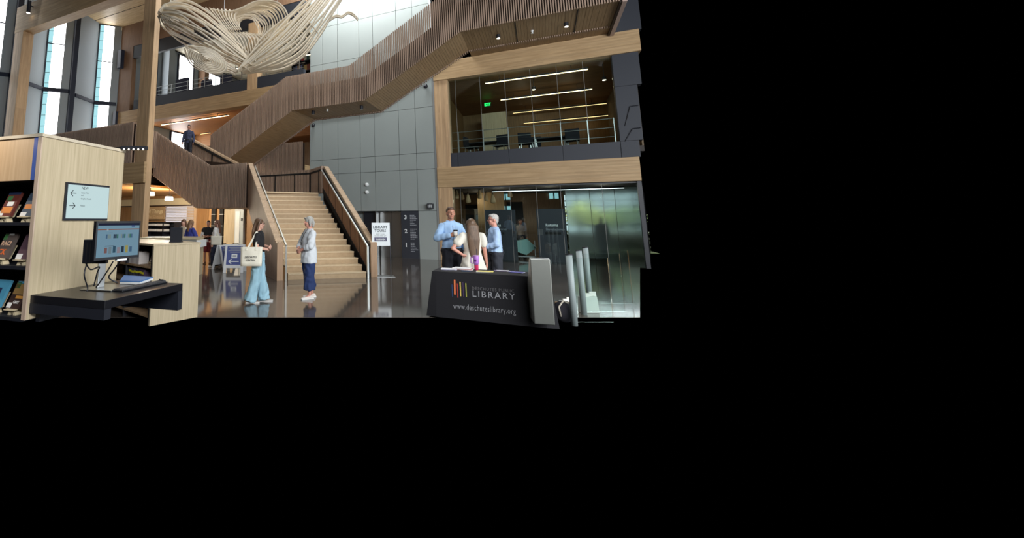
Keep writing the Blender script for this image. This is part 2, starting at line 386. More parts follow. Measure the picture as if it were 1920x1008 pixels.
# ---- second floor room behind glass on the right
RY = 25.0
struct(box('floor_second_right', -3.7, 3.4, YW + 0.4, RY, 4.0, 4.2, flat('grey carpet', (70, 66, 64), 0.9, bump=0.3)), 'grey floor of the second floor room')
c2 = struct(box('ceiling_second_right', -3.7, 3.4, YW + 0.4, RY, 7.55, 7.7, BROWNW), 'brown timber ceiling of the second floor room')
struct(box('wall_room_back', -3.7, 3.4, RY, RY + 0.1, 4.2, 7.55, wood('room oak wall', (120, 92, 60), (150, 116, 78), 'z', 5, 14)), 'oak clad back wall of the second floor room')
struct(box('wall_room_left', -3.75, -3.6, YW + 0.5, RY, 4.2, 7.55, wood('room oak wall', (120, 92, 60), (150, 116, 78), 'z', 5, 14)), 'oak clad side wall of the second floor room')
struct(box('wall_room_right', 3.35, 3.4, YW + 0.4, RY, 4.2, 7.55, flat('dim taupe wall', (120, 104, 84), 0.8)), 'taupe side wall of the second floor room')
box_pier = struct(box('wall_room_pier', -2.35, -1.2, 22.6, 22.9, 4.2, 7.0, PALE), 'pale pier inside the second floor room')
win = thing('window_1', 'wide frameless glazing of the second floor room on the right', None, (-0.25, YW + 0.2, 4.33)); struct(win)
mx_ = [-3.13, -2.85, -1.87, -0.93, 0.0, 0.91, 1.78, 2.66]
for a, b in zip(mx_, mx_[1:]):
    box('pane', a + 0.004, b - 0.004, YW + 0.2, YW + 0.212, 4.33, 7.49, GLASS, win)
for x in mx_[1:-1]:
    box('mullion', x - 0.007, x + 0.007, YW + 0.19, YW + 0.222, 4.33, 7.49, JOINT, win)
gr = thing('guard_rail', 'thin steel guard rail behind the second floor glazing on the right', 'railing', (-0.25, YW + 0.45, 4.33))
for x in mx_[1:-1] + [2.6]:
    box('post', x - 0.016, x + 0.016, YW + 0.40, YW + 0.45, 4.33, 5.28, ALU, gr)
for z in (4.60, 4.93, 5.27):
    box('rail', -3.1, 2.62, YW + 0.46, YW + 0.48, z - 0.012, z + 0.012, JOINT, gr)
# linear lights in the room
def linear(label, a, b, group, mat=LEDW, w=0.07, h=0.06, top=7.56):
    a, b = Vector(a), Vector(b)
    t = thing('linear_light', label, 'ceiling light', (a + b) / 2, group)
    MB().bar(a + Vector((0, 0, h)), b + Vector((0, 0, h)), w * 1.3, h).build('housing', BLACK, t)
    for k in (0.15, 0.85): q = a.lerp(b, k); MB().tube([q + Vector((0, 0, h)), (q.x, q.y, top)], 0.008, 5).build('hanger', BLACK, t)
    MB().bar(a + Vector((0, 0, h * 0.4)), b + Vector((0, 0, h * 0.4)), w, h * 0.3).build('diffuser', mat, t)
    return t
def glow(p, e, c=(1, 0.85, 0.62), r=0.15):
    d = bpy.data.lights.new('glow_light', 'POINT'); d.energy = e; d.color = c; d.shadow_soft_size = r
    o = bpy.data.objects.new('glow_light', d); COL.objects.link(o); o.location = p; return o
LEDD = emit('warm led dim', (255, 214, 150), 2.2)
for i, (xa, ya, xb, yb, m) in enumerate(((910, 157.5, 1102, 132.5, LEDW), (939, 188.5, 1110, 168.5, LEDW), (962, 213, 1138, 194, LEDD), (982, 232, 1140, 216, LEDD))):
    pa = onZ(xa, ya, 7.2); pb = onZ(xb, yb, 7.2)
    if pa.y > 24.3: pa = onY(xa, ya, 24.3); pb = onY(xb, yb, 24.3)
    pb.y = pa.y; pb.z = pa.z
    linear(('brightest linear ceiling light nearest the second floor glass', 'second linear ceiling light from the second floor glass', 'third, dimmer linear ceiling light behind the second floor glass', 'farthest dim linear ceiling light in the second floor room')[i], pa, pb, 'linear lights in the second floor room', m)
    for k in (0.25, 0.75): glow(pa.lerp(pb, k) - Vector((0, 0, 0.25)), 3.5 if i < 2 else 1.8)
for (x, y, lab) in ((1001, 168, 'small round downlight between the linear lights of the second floor room'), (1133, 150, 'small pendant downlight near the charcoal wall in the second floor room')):
    p = onZ(x, y, 6.9)
    t = thing('room_downlight', lab, 'ceiling light', p)
    MB().tube([p, p + Vector((0, 0, 0.12))], 0.07, 12).build('can', BLACK, t)
    MB().tube([p - Vector((0, 0, 0.008)), p], 0.06, 12).build('lens', LAMP, t)
    MB().tube([p + Vector((0, 0, 0.12)), (p.x, p.y, 7.55)], 0.01, 6).build('stem', BLACK, t)
p = onY(914, 196, 22.0)
ex = thing('exit_sign', 'green lit exit sign hanging in the second floor room', 'sign', p)
box('panel', p.x - 0.16, p.x + 0.16, p.y, p.y + 0.04, p.z - 0.09, p.z + 0.11, flat('exit green dark', (10, 70, 30), 0.5), ex)
text('EXIT', 'lettering', 0.2, emit('exit green glow', (40, 255, 110), 3.0), ex, (p.x - 0.14, p.y - 0.006, p.z - 0.06), (R(90), 0, 0), width=0.28, bold=0.006)
box('hanger', p.x - 0.01, p.x + 0.01, p.y + 0.01, p.y + 0.03, p.z + 0.11, 7.55, BLACK, ex)

# ================================================================== LEFT SIDE
# ---- saw-tooth window wall: opaque leaf, slit window, narrow leaf, steel fin
XW = -23.5
wl = struct(box('wall_left', -24.75, -24.6, 7.0, 21.5, 0, 14.2, GREYL), 'pale grey saw-tooth window wall on the left')
ZT = 8.88
def leaf(name, a, b, z0, z1, mat, parent, th=0.06):
    a, b = Vector((*a, 0)), Vector((*b, 0)); d = (b - a).normalized(); n = Vector((d.y, -d.x, 0))
    return MB().obox((a.x, a.y, z0), b - a, n * -th if n.x > 0 else n * th, (0, 0, z1 - z0)).build(name, mat, parent)
PER = 3.08
FRAME = flat('window frame dark blue', (26, 34, 52), 0.5)
wn = 1
for k, y0 in enumerate((8.55, 8.55 + PER, 8.55 + 2 * PER)):
    A = (XW - 0.42, y0); B = (XW - 0.86, y0 + 1.5); Cc = (XW - 0.28, y0 + 2.14); Dd = (XW - 0.02, y0 + 2.45); E_ = (XW - 0.05, y0 + 2.72)
    for z0, z1 in ((0.0, ZT - 0.06), (ZT + 0.06, 14.1)):
        leaf('opaque_leaf', A, B, z0, z1, GREYL, wl); leaf('narrow_leaf', Cc, Dd, z0, z1, GREYL, wl)
    if k < 2:
        leaf('end_leaf', E_, (XW - 0.42, y0 + PER), 0, 14.1, GREYL, wl)
        MB().box(XW - 0.12, XW + 0.16, y0 + 2.45, y0 + 2.72, 4.9, 14.0).build('steel_fin', FRAME, wl)
    for P, Q in ((A, B), (B, Cc), (Cc, Dd)):
        MB().bar((*P, ZT), (*Q, ZT), 0.16, 0.2).build('transom', FRAME, wl)
    wi = thing('window_%d' % (wn + 1), ('slit window at the far left edge', 'tall slit window left of the steel fin', 'tall slit window right of the steel fin')[k], None, (*B, 4.0)); struct(wi); wn += 1
    M_ = (lerp(B[0], Cc[0], 0.32), lerp(B[1], Cc[1], 0.32))
    zs = [4.0, 5.75, ZT - 0.1]; zs2 = [ZT + 0.1, 11.6, 14.05]
    for a, b in zip(zs[:-1] + zs2[:-1], zs[1:] + zs2[1:]):
        leaf('pane', M_, Cc, a + 0.03, b - 0.03, DAY, wi, 0.02)
        leaf('fritted_pane', B, M_, a + 0.03, b - 0.03, DAYC, wi, 0.02)
        MB().bar((*B, b), (*Cc, b), 0.05, 0.05).build('glazing_bar', FRAME, wi)
    z = 4.3
    while z < 13.8:
        MB().bar((*B, z - 0.03), (*M_, z), 0.05, 0.025).build('frit_bar', flat('frit grey', (120, 168, 176), 0.5), wi); z += 0.62
    MB().bar((*B, 4.0), (*B, 14.05), 0.07, 0.07, (0, 1, 0)).build('frame', FRAME, wi)
# ---- atrium ceiling, upper back wall
ce = struct(box('ceiling', -24.6, -13.6, 10.6, YL + 0.3, 14.1, 14.3, wood('ceiling boards', (176, 150, 112), (206, 182, 144), 'x', 3, 12)), 'pale boarded atrium ceiling in the upper left')
p = onZ(222, 4, 14.1)
for y in (11.9, 13.2, 14.5, 15.8):
    box('joint', -24.5, -13.7, y - 0.012, y + 0.012, 14.085, 14.1, DARK, ce)
tag(MB().tube([(p.x, p.y, 14.1), (p.x, p.y, 14.04)], 0.09, 12).build('smoke_detector', BROWNW), 'small round detector on the pale boarded ceiling', 'detector')
wu = struct(box('wall_balcony_upper', -23.5, -9.8, YL, YL + 0.3, 12.55, 14.1, REDW), 'brown wood wall above the third floor balcony')
box('dark_band', -22.3, -9.8, YL + 0.02, YL + 0.2, 11.75, 12.55, BLACK, wu)
box('corner_post', -23.5, -22.3, YL, YL + 0.3, 8.3, 12.55, REDW, wu)
box('fascia', -21.9, -13.2, YL - 0.04, YL + 0.2, 8.30, 8.92, BLACKP, wu); box('fascia', -12.56, -9.8, YL - 0.04, YL + 0.2, 8.30, 8.92, BLACKP, wu)
box('corner_box', -23.45, -23.2, YL - 0.25, YL, 7.5, 8.35, FRAME, wu); box('corner_box', -23.4, -23.1, YL - 0.25, YL, 11.2, 12.4, FRAME, wu)
# third floor lounge behind the balcony
struct(box('floor_third', -24.0, -9.8, YL + 0.2, 31, 8.3, 8.5, flat('lounge floor', (90, 84, 80), 0.7)), 'floor of the third floor lounge')
struct(box('ceiling_third', -24.0, -9.8, YL + 0.3, 31, 14.45, 14.6, flat('lounge ceiling cream', (206, 198, 174), 0.7)), 'cream ceiling of the third floor lounge')
struct(box('wall_lounge_back', -24.0, -9.8, 31, 31.1, 4.2, 14.45, wood('lounge wall', (150, 124, 92), (176, 150, 116), 'z', 4, 12)), 'wooden back wall of the third floor lounge')
wls = struct(box('wall_lounge_side', -24.25, -24.1, 17.5, 31, 4.2, 14.45, GREYL), 'pale side wall of the third floor lounge')
def side_window(n, y0, y1, z0, z1, label, bars=0):
    X = -24.02; t = thing('window_%d' % n, label, None, (X, (y0 + y1) / 2, z0)); struct(t)
    box('pane', X - 0.04, X, y0, y1, z0, z1, DAY, t)
    for yy in (y0, y1): box('frame', X - 0.06, X + 0.06, yy - 0.06, yy + 0.06, z0, z1, FRAME, t)
    for zz in (z0, z1): box('frame', X - 0.06, X + 0.06, y0, y1, zz - 0.05, zz + 0.05, FRAME, t)
    for k in range(bars):
        yy = lerp(y0, y1, (k + 1) / (bars + 1)); box('glazing_bar', X - 0.01, X + 0.05, yy - 0.05, yy + 0.05, z0, z1, flat('teal bar', (60, 150, 140), 0.4), t)
side_window(5, 22.6, 24.2, 8.6, 14.3, 'bright window behind the dark armchair on the third floor')
side_window(6, 25.9, 27.75, 8.6, 13.9, 'bright two-pane window under the hanging sculpture on the third floor', 1)
side_window(7, 19.7, 20.6, 8.6, 14.3, 'narrow bright window beside the tall column on the third floor')
for yy, lab, m in ((21.3, 'pale grey wall pier left of the bright third floor window', GREYL), (25.0, 'brown wall pier between the bright third floor windows', REDW)):
    tag(box('lounge_pier', -24.0, -23.3, yy - 0.25, yy + 0.25, 8.5, 14.45, m), lab, 'pier')
br = thing('balcony_railing', 'thin steel railing along the third floor balcony on the left', 'railing', (-17.5, YL + 0.25, 8.92))
for x in (-21.6, -20.3, -19.0, -17.7, -16.4, -15.1, -13.8, -12.2, -11.2, -10.2):
    box('post', x - 0.02, x + 0.02, YL + 0.22, YL + 0.26, 8.5, 9.62, STEEL, br)
for z in (9.12, 9.36, 9.6):
    box('rail', -21.9, -9.9, YL + 0.27, YL + 0.29, z - 0.012, z + 0.012, STEEL, br)
# armchairs and shelves of the lounge
CHAIRF = flat('dark blue upholstery', (38, 40, 58), 0.9, bump=0.2)
def armchair(x, Y, z, s, label):
    t = thing('armchair', label, 'armchair', (x, Y, z), 'armchairs in the third floor lounge')
    box('seat', x - 0.42 * s, x + 0.42 * s, Y - 0.4, Y + 0.4, z + 0.2, z + 0.5, CHAIRF, t, bevel=0.06)
    box('backrest', x - 0.45 * s, x + 0.45 * s, Y - 0.52, Y - 0.34, z + 0.3, z + 1.25 * s, CHAIRF, t, bevel=0.08)
    for sg in (-1, 1):
        box('armrest', x + sg * 0.42 * s - 0.08, x + sg * 0.42 * s + 0.08, Y - 0.45, Y + 0.4, z + 0.25, z + 0.72, CHAIRF, t, bevel=0.05)
        for yy in (-0.35, 0.33): box('leg', x + sg * 0.36 * s - 0.02, x + sg * 0.36 * s + 0.02, Y + yy - 0.02, Y + yy + 0.02, z, z + 0.22, BLACK, t)
for px, Y, s, lab in ((352, 18.12, 1.15, 'dark high-backed armchair silhouetted against the bright third floor window'), (297, 18.12, 1.0, 'dark armchair just right of the tall column on the third floor'), (397, 18.12, 0.85, 'low dark armchair in front of the two-pane third floor window'), (433, 18.12, 0.9, 'dark armchair left of the balcony column on the third floor')):
    q = onY(px, 160, Y); armchair(q.x, Y, 8.5, s, lab)
# third floor shelf of books right of the balcony column
sh = thing('lounge_bookshelf', 'bookshelf on the third floor behind the balcony column', 'bookshelf', (-11.3, 20.4, 8.5))
box('back', -12.4, -9.9, 20.6, 20.65, 8.5, 11.6, BLACK, sh)
for xx in (-12.4, -9.93): box('side', xx, xx + 0.03, 20.3, 20.6, 8.5, 11.6, BLACK, sh)
for z in (8.9, 9.5, 10.1, 10.7, 11.3): box('shelf', -12.4, -9.9, 20.3, 20.6, z, z + 0.04, BLACK, sh)
random.seed(11)
bcols = [flat('book %d' % i, c, 0.6) for i, c in enumerate(((196, 188, 172), (150, 120, 84), (70, 78, 92), (120, 60, 50), (200, 196, 190), (60, 90, 84), (176, 150, 90), (48, 44, 46), (170, 60, 60), (90, 110, 150)))]
def book_row(x0, x1, y0, y1, z, hmin, hmax, label, group, wmin=0.03, wmax=0.07, T=None, mats=None):
    x = x0; n = 0
    while x < x1 - wmin:
        wd = random.uniform(wmin, wmax); h = random.uniform(hmin, hmax)
        mb = MB().box(x, x + wd - 0.003, y0, y1, z, z + h)
        if T: mb.v = [tuple(T @ Vector(p)) for p in mb.v]
        tag(mb.build('book', random.choice(mats or bcols)), label, 'book', group); x += wd; n += 1
for z in (8.94, 9.54, 10.14, 10.74):
    book_row(-12.3, -9.95, 20.32, 20.55, z, 0.3, 0.5, 'book on the third floor shelf behind the balcony column', 'books on the third floor shelf', 0.09, 0.2)
linear('short bright linear light above the third floor bookshelf', onY(572, 104.5, 19.5), onY(584, 102.5, 19.5), None, top=14.46)
linear('short linear light glimpsed under the sculpture on the third floor', onY(440, 130, 19.0), onY(449, 128, 19.0), None, top=14.46)

# ---- second floor behind the stairs on the left
struct(box('floor_second_core', -13.3, -9.8, 17.36, 31, 3.9, 4.2, GLU_X), 'second floor slab beside the core')
struct(box('floor_second', -24.0, -13.3, 15.9, 31, 3.9, 4.2, GLU_X), 'second floor slab behind the stairs')
struct(box('floor_gallery', -23.5, -14.35, 10.85, 15.9, 3.9, 4.2, GLU_X), 'second floor gallery slab on the left')
struct(box('ceiling_second', -24.0, -9.8, YL + 0.4, 31, 8.2, 8.3, wood('warm ceiling', (140, 92, 50), (170, 116, 66), 'x', 4, 16)), 'warm brown wooden ceiling of the second floor')
box_b = timber('timber_beam', 'cross beam under the warm second floor ceiling', -24.0, -9.8, 24.6, 25.0, 7.3, 8.2, wood('warm beam', (150, 104, 62), (178, 128, 82), 'x', 4, 16), 'beam')
pa = onZ(303, 235, 7.95); pb = onZ(436, 219.5, 7.95); pb.y = pa.y
linear('long linear ceiling light glowing under the second floor ceiling on the left', pa, pb, None, w=0.09, top=8.21)
for k in (0.2, 0.5, 0.8): glow(pa.lerp(pb, k) - Vector((0, 0, 0.3)), 40)
pa = onZ(376, 252, 7.95); pb = onZ(396, 250, 7.95); pb.y = pa.y
linear('short linear light further back under the second floor ceiling on the left', pa, pb, None, LEDD, top=8.21)
side_window(8, 22.2, 23.9, 4.5, 8.15, 'bright second floor window behind the person on the stairs')
side_window(9, 19.7, 20.4, 4.5, 8.15, 'sliver of bright second floor window beside the tall column')
# guard of slats on the second floor behind the landing
gb = thing('slat_screen', 'oak slat guard screen between the landing and the grey core wall', 'screen', (-11.2, 17.25, 3.6))
x = -12.9
while x < -9.85:
    slat(gb, (x, 17.25, 3.6), (1, 0), 1.72, 0.036, 0.06, SLAT); x += 0.073
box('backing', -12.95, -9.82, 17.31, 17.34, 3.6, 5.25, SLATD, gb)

# ================================================================== STAIRS
PITCHS = 0.073
up = thing('upper_staircase', 'upper oak slatted stair flights and bridge rising along the grey core wall', 'staircase', (-5.0, 16.0, 3.78))
S_ = [(-13.6, 3.785), (-9.1, 6.26), (-5.82, 6.26), (-2.1, 8.30), (2.62, 8.30)]
T_ = [(-14.05, 5.32), (-9.43, 7.76), (-6.45, 7.74), (-2.6, 9.88), (2.62, 9.88)]
near = group_part('near_parapet', up); far = group_part('far_parapet', up)
x = -13.55
mbf = MB()
while x < 2.62:
    z0 = prof(S_, x) - 0.05; z1 = prof(T_, x)
    slat(near, (x, 14.98, z0), (1, 0), z1 - z0, 0.036, 0.06, SLAT)
    mbf.box(x - 0.018, x + 0.018, 16.97, 17.09, z0, z1 - 0.02)
    x += PITCHS
tag(mbf.build('slat_row', SLAT, far), kind='stuff')
def strip(name, y0, y1, off0, off1, mat, parent):
    """upright band following the soffit profile"""
    mb = MB(); pts = [(a, z) for a, z in S_]
    for (a, za), (b, zb) in zip(pts, pts[1:]):
        mb.prism([(a, y0, za + off0), (b, y0, zb + off0), (b, y0, zb + off1), (a, y0, za + off1)], (0, y1 - y0, 0))
    return mb.build(name, mat, parent)
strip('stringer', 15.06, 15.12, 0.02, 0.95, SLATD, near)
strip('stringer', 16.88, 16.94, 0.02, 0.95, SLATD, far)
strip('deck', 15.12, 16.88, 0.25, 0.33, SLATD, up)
# soffit boards across the flight
bb = MB()
for (a, za), (b, zb) in zip(S_, S_[1:]):
    L_ = math.hypot(b - a, zb - za); n = max(1, int(L_ / 0.095)); d = Vector((b - a, 0, zb - za)) / n
    nn = Vector((-d.z, 0, d.x)).normalized()
    for i in range(n):
        o = Vector((a, 15.04, za)) + d * i + nn * (0.004 if i % 2 else 0.0)
        bb.obox(o + d * 0.02, d * 0.95, (0, 1.94, 0), nn * 0.03)
tag(bb.build('soffit_boards', wood('soffit oak', (134, 108, 78), (160, 132, 98), 'y', 5, 12), up), kind='stuff')
box('end_board', 2.60, 2.66, 15.0, YW - 0.1, 8.2, 9.9, SLATD, up)
box('end_trim', 2.66, 2.78, 14.92, YW - 0.12, 8.18, 9.9, flat('pinkish oak end', (176, 152, 142), 0.5), up)
for xx in (-0.35, 1.5): box('expansion_joint', xx, xx + 0.03, 15.1, 17.0, 8.285, 8.3, DARK, up)
# bridge floor to the wall
box('bridge_soffit', -2.1, 2.62, 17.0, YW - 0.1, 8.3, 8.34, wood('soffit oak', (134, 108, 78), (160, 132, 98), 'y', 5, 12), up)
# downlights, sprinklers and cameras under the stairs
def downlight(p, label, glow=True, r=0.07, h=0.17):
    t = thing('downlight', label, 'ceiling light', p, 'black can downlights under the stairs')
    MB().tube([p, p + Vector((0, 0, h))], r, 14).build('can', BLACK, t)
    MB().tube([p - Vector((0, 0, 0.006)), p + Vector((0, 0, 0.002))], r * 0.82, 14).build('lens', LAMP if glow else STEEL, t)
for (x, y, z, g, lab) in ((587, 214, 6.26, 0, 'unlit black can downlight under the middle stair landing, on the left'), (678, 204.5, 6.26, 0, 'unlit black can downlight under the middle stair landing, on the right'), (934.5, 72, 8.3, 1, 'lit black can downlight on the bridge soffit, on the left'), (1062, 50, 8.3, 1, 'lit black can downlight on the bridge soffit, on the right')):
    downlight(onZ(x, y, z - 0.14), lab, g)
for (x, y, z, lab) in ((614, 206, 6.26, 'small white sprinkler under the middle stair landing'), (998, 60, 8.3, 'small white sprinkler head on the bridge soffit')):
    p = onZ(x, y, z - 0.05); t = thing('sprinkler', lab, 'sprinkler', p)
    MB().lathe([(0.02, -0.06), (0.05, -0.05), (0.05, -0.04), (0.015, -0.03), (0.02, 0.0), (0.05, 0.02), (0.05, 0.06)], p, 10).build('head', WHITE, t)
for (x, y, lab) in ((587, 235, 'black security camera on the left edge of the grey wall'), (798, 162, 'black security camera under the stair near the timber column')):
    p = onY(x, y, YW - 0.12); t = thing('security_camera', lab, 'camera', p)
    MB().ball(p, 0.09, n=12, m=8).build('dome', BLACK, t, smooth=True); box('mount', p.x - 0.05, p.x + 0.05, p.y, YW, p.z + 0.02, p.z + 0.1, BLACK, t)

# ---- lower stair: 16 steps at 45 degrees, landing, return flight to the gallery
lo = thing('lower_staircase', 'oak stair rising from the concrete floor with slatted parapets and a return flight', 'staircase', (-7.5, 12.5, 0))
RIS = 0.1655; NS = 16
RB = Vector((-4.45, 11.4, 0)); RTp = Vector((-7.63, 14.58, 0))
LB = Vector((-6.17, 10.02, 0)); LTp = Vector((-9.22, 13.07, 0))
up_dir = (RTp - RB).normalized(); rt_dir = Vector((-up_dir.y, up_dir.x, 0)) * -1
for k in range(NS):
    a, b = k / (NS - 1.0), (k + 1.0) / (NS - 1.0)
    r0, r1 = RB.lerp(RTp, a), RB.lerp(RTp, b); l0, l1 = LB.lerp(LTp, a), LB.lerp(LTp, b)
    z0, z1 = k * RIS, (k + 1) * RIS
    nb = (r1 - r0).normalized() * 0.025
    st = group_part('step', lo)
    sh_ = Vector((0, 0, 0))
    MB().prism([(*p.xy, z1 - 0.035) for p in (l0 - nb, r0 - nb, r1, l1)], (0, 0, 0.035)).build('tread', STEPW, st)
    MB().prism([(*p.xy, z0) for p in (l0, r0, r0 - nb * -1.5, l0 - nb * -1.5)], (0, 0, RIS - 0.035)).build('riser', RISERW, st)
MB().prism([RB.lerp(RTp, 0.0) - Vector((0, 0, 0)) + Vector((0, 0, 0.0)), RTp + Vector((0, 0, 2.5)), RTp + Vector((0, 0, 2.1)), RB + up_dir * 0.6], rt_dir * -0.03).build('carriage', DARK, lo)
ZL = NS * RIS
land = MB().prism([(*p, ZL - 0.05) for p in ((-9.3, 12.6), (-7.63, 14.58), (-8.5, 15.6), (-11.45, 15.6), (-11.45, 12.6))], (0, 0, 0.05)).build('landing', STEPW, lo)
MB().prism([(*p, 2.07) for p in ((-9.35, 12.56), (-7.75, 14.4), (-8.5, 15.6), (-11.9, 15.6), (-11.9, 12.56))], (0, 0, 0.06)).build('landing_soffit', BOARDX, lo)
# left parapet (outer face of boards, newel, cap)
pl = group_part('left_parapet', lo)
A0 = onZ(518.7, 526.2, 0); B0 = onZ(529, 526, 0)
LA = Vector((A0.x, A0.y, 0)); LE = Vector((-9.52, 12.56, 0)); dl = (LE - LA).normalized(); nl = Vector((dl.y, -dl.x, 0))  # nl points to the outside (left)
if nl.dot(Vector((-1, -1, 0))) < 0: nl = -nl
LEN = (LE - LA).length
ztop = lambda s: 0.98 + (3.70 - 0.98) * max(0.0, s - 0.1) / (LEN - 0.1)
base_pt = onZ(495, 516, 0); sb = (Vector((base_pt.x, base_pt.y, 0)) - LA).dot(dl)
zbot = lambda s: 0.0 if s < sb else 2.07 * min(1.0, (s - sb) / (LEN - 0.15 - sb))
s = 0.05
while s < LEN - 0.02:
    p = LA + dl * s - nl * 0.03
    slat(pl, (p.x, p.y, zbot(s)), dl, ztop(s) - 0.045 - zbot(s), 0.066, 0.06, SLAT, 'board'); s += PITCHS
def poly_band(s0, s1, n0, n1, zb, zt, name, mat, parent, base=LA, d=dl, n=nl):
    mb = MB(); K = 12
    for i in range(K):
        a, b = lerp(s0, s1, i / K), lerp(s0, s1, (i + 1) / K)
        P = lambda s_, z_: (*(base + d * s_ + n * n0).xy, z_)
        mb.prism([P(a, zb(a)), P(b, zb(b)), P(b, zt(b)), P(a, zt(a))], n * (n1 - n0))
    return mb.build(name, mat, parent)
WPL = (B0 - A0).length + 0.02
poly_band(0, LEN, -0.06, -0.08, zbot, lambda s: ztop(s) - 0.05, 'core', SLATD, pl)
poly_band(0, LEN, -WPL + 0.03, -WPL, lambda s: max(0, ztop(s) - 1.35), lambda s: ztop(s) - 0.05, 'inner_lining', REDW, pl)
s = 0.03
while s < LEN:      # cap of cross blocks
    p = LA + dl * s - nl * (WPL / 2)
    t_ = ztop(s)
    MB().obox(p - dl * 0.033 + nl * (WPL / 2) + Vector((0, 0, t_ - 0.05)), dl * 0.068, nl * -WPL, (0, 0, 0.05)).build('cap_block', wood('cap oak', (186, 158, 128), (212, 186, 156), 'y', 5, 10), pl); s += PITCHS
MB().obox(LA - dl * 0.02, dl * 0.05, nl * -WPL, (0, 0, 0.98)).build('newel', wood('newel oak', (176, 142, 112), (196, 162, 130), 'z', 5, 12), pl)
# right parapet
pr = group_part('right_parapet', lo)
RA = onZ(695.5, 519.5, 0); RA.z = 0; RE = Vector((-7.47, 14.70, 0)); dr = (RE - RA).normalized(); nr = Vector((dr.y, -dr.x, 0))
if nr.dot(Vector((1, 1, 0))) < 0: nr = -nr
LR = (RE - RA).length; WPR = 0.20
zt_r = lambda s: 0.965 + (3.69 - 0.965) * max(0.0, s - 0.08) / (LR - 0.08)
zstep = lambda s: max(0.0, (s - 0.0) / LR * (ZL + 0.1))
MB().obox(RA - dr * 0.02, dr * 0.05, nr * WPR, (0, 0, 0.965)).build('newel', MATS['newel oak'], pr)
s = 0.06
while s < LR:
    p = RA + dr * s + nr * (WPR / 2 + 0.015); zb = max(0, zstep(s) - 0.5)
    slat(pr, (p.x, p.y, zb), dr, zt_r(s) - zb + 0.012 * (random.random()), 0.042, WPR - 0.02, MATS['cap oak']); s += PITCHS
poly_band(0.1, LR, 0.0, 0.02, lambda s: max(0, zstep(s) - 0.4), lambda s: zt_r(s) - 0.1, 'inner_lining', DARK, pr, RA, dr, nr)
s = 0.12; k = 0
while s < LR - 0.1:         # inner boards between dark posts
    s2 = min(s + 0.68, LR - 0.02); q = s
    while q < s2 - 0.06:
        a, b = q, min(q + 0.105, s2)
        P = lambda s_, z_: (*(RA + dr * s_ - nr * 0.02).xy, z_)
        MB().prism([P(a + 0.005, zstep(a) + 0.10), P(b - 0.005, zstep(b) + 0.10), P(b - 0.005, zt_r(b) - 0.16), P(a + 0.005, zt_r(a) - 0.16)], nr * 0.02).build('board', wood('inner oak', (132, 98, 76), (158, 122, 98), 'z', 5, 12), pr)
        q += 0.11
    s = s2 + 0.05
for zof, m, w_ in ((0.0, DARK, 0.02),):
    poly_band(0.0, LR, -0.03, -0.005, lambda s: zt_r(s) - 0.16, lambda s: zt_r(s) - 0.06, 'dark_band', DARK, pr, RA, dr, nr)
poly_band(0.0, LR, -0.035, -0.0, lambda s: max(0, zstep(s) - 0.10), lambda s: zstep(s) + 0.10, 'skirting', DARK, pr, RA, dr, nr)
# handrails
RAILM = flat('pale metal handrail', (206, 210, 208), 0.3, 0.6, 0.02)
hr = group_part('handrail', lo)
def handrail(base, d, n, off, L, zt, drop, RAILM=RAILM):
    p = lambda s, z: base + d * s + n * off + Vector((0, 0, z))
    MB().bar(p(-0.05, 0.0), p(-0.05, zt(0) - drop), 0.05, 0.05, d).build('rail_post', RAILM, hr)
    MB().bar(p(-0.05, zt(0) - drop), p(L - 0.1, zt(L - 0.1) - drop), 0.042, 0.04).build('rail', RAILM, hr)
    for k in range(5):
        s = lerp(0.5, L - 0.5, k / 4); MB().bar(p(s, zt(s) - drop - 0.03), p(s, zt(s) - drop - 0.03) + n * (-off * 0.8), 0.025, 0.02).build('bracket', BLACK, hr)
handrail(RA, dr, nr, -0.11, LR, zt_r, 0.10)
handrail(LA, dl, nl, -WPL - 0.07, LEN, ztop, 0.06, flat('shaded metal handrail', (150, 146, 138), 0.35, 0.7, 0.03))  # darker copy of the rail metal, duller reflection put into its colour
# back parapet of the landing
pb_ = group_part('back_parapet', lo)
BY = 15.62
for (P0, P1) in ((Vector((-11.4, BY, 0)), Vector((-8.5, BY, 0))), (Vector((-8.5, BY, 0)), Vector((-7.5, 14.72, 0)))):
    d = (P1 - P0).normalized(); L_ = (P1 - P0).length; n = Vector((d.y, -d.x, 0)); s = 0.03
    if n.y > 0: n = -n
    while s < L_:
        p = P0 + d * s; slat(pb_, (p.x, p.y, ZL), d, 1.06, 0.036, 0.16, SLAT); s += PITCHS
    MB().obox(P0 + n * 0.085 + Vector((0, 0, ZL + 0.86)), d * L_, n * 0.02, (0, 0, 0.07)).build('dark_band', DARK, pb_)
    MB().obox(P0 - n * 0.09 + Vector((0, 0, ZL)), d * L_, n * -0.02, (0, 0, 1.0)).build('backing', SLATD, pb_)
    for q in (0.1, 1.1, 2.1, 2.85):
        if q < L_: MB().obox(P0 + d * q + n * 0.085 + Vector((0, 0, ZL)), d * 0.05, n * 0.02, (0, 0, 0.9)).build('post', DARK, pb_)
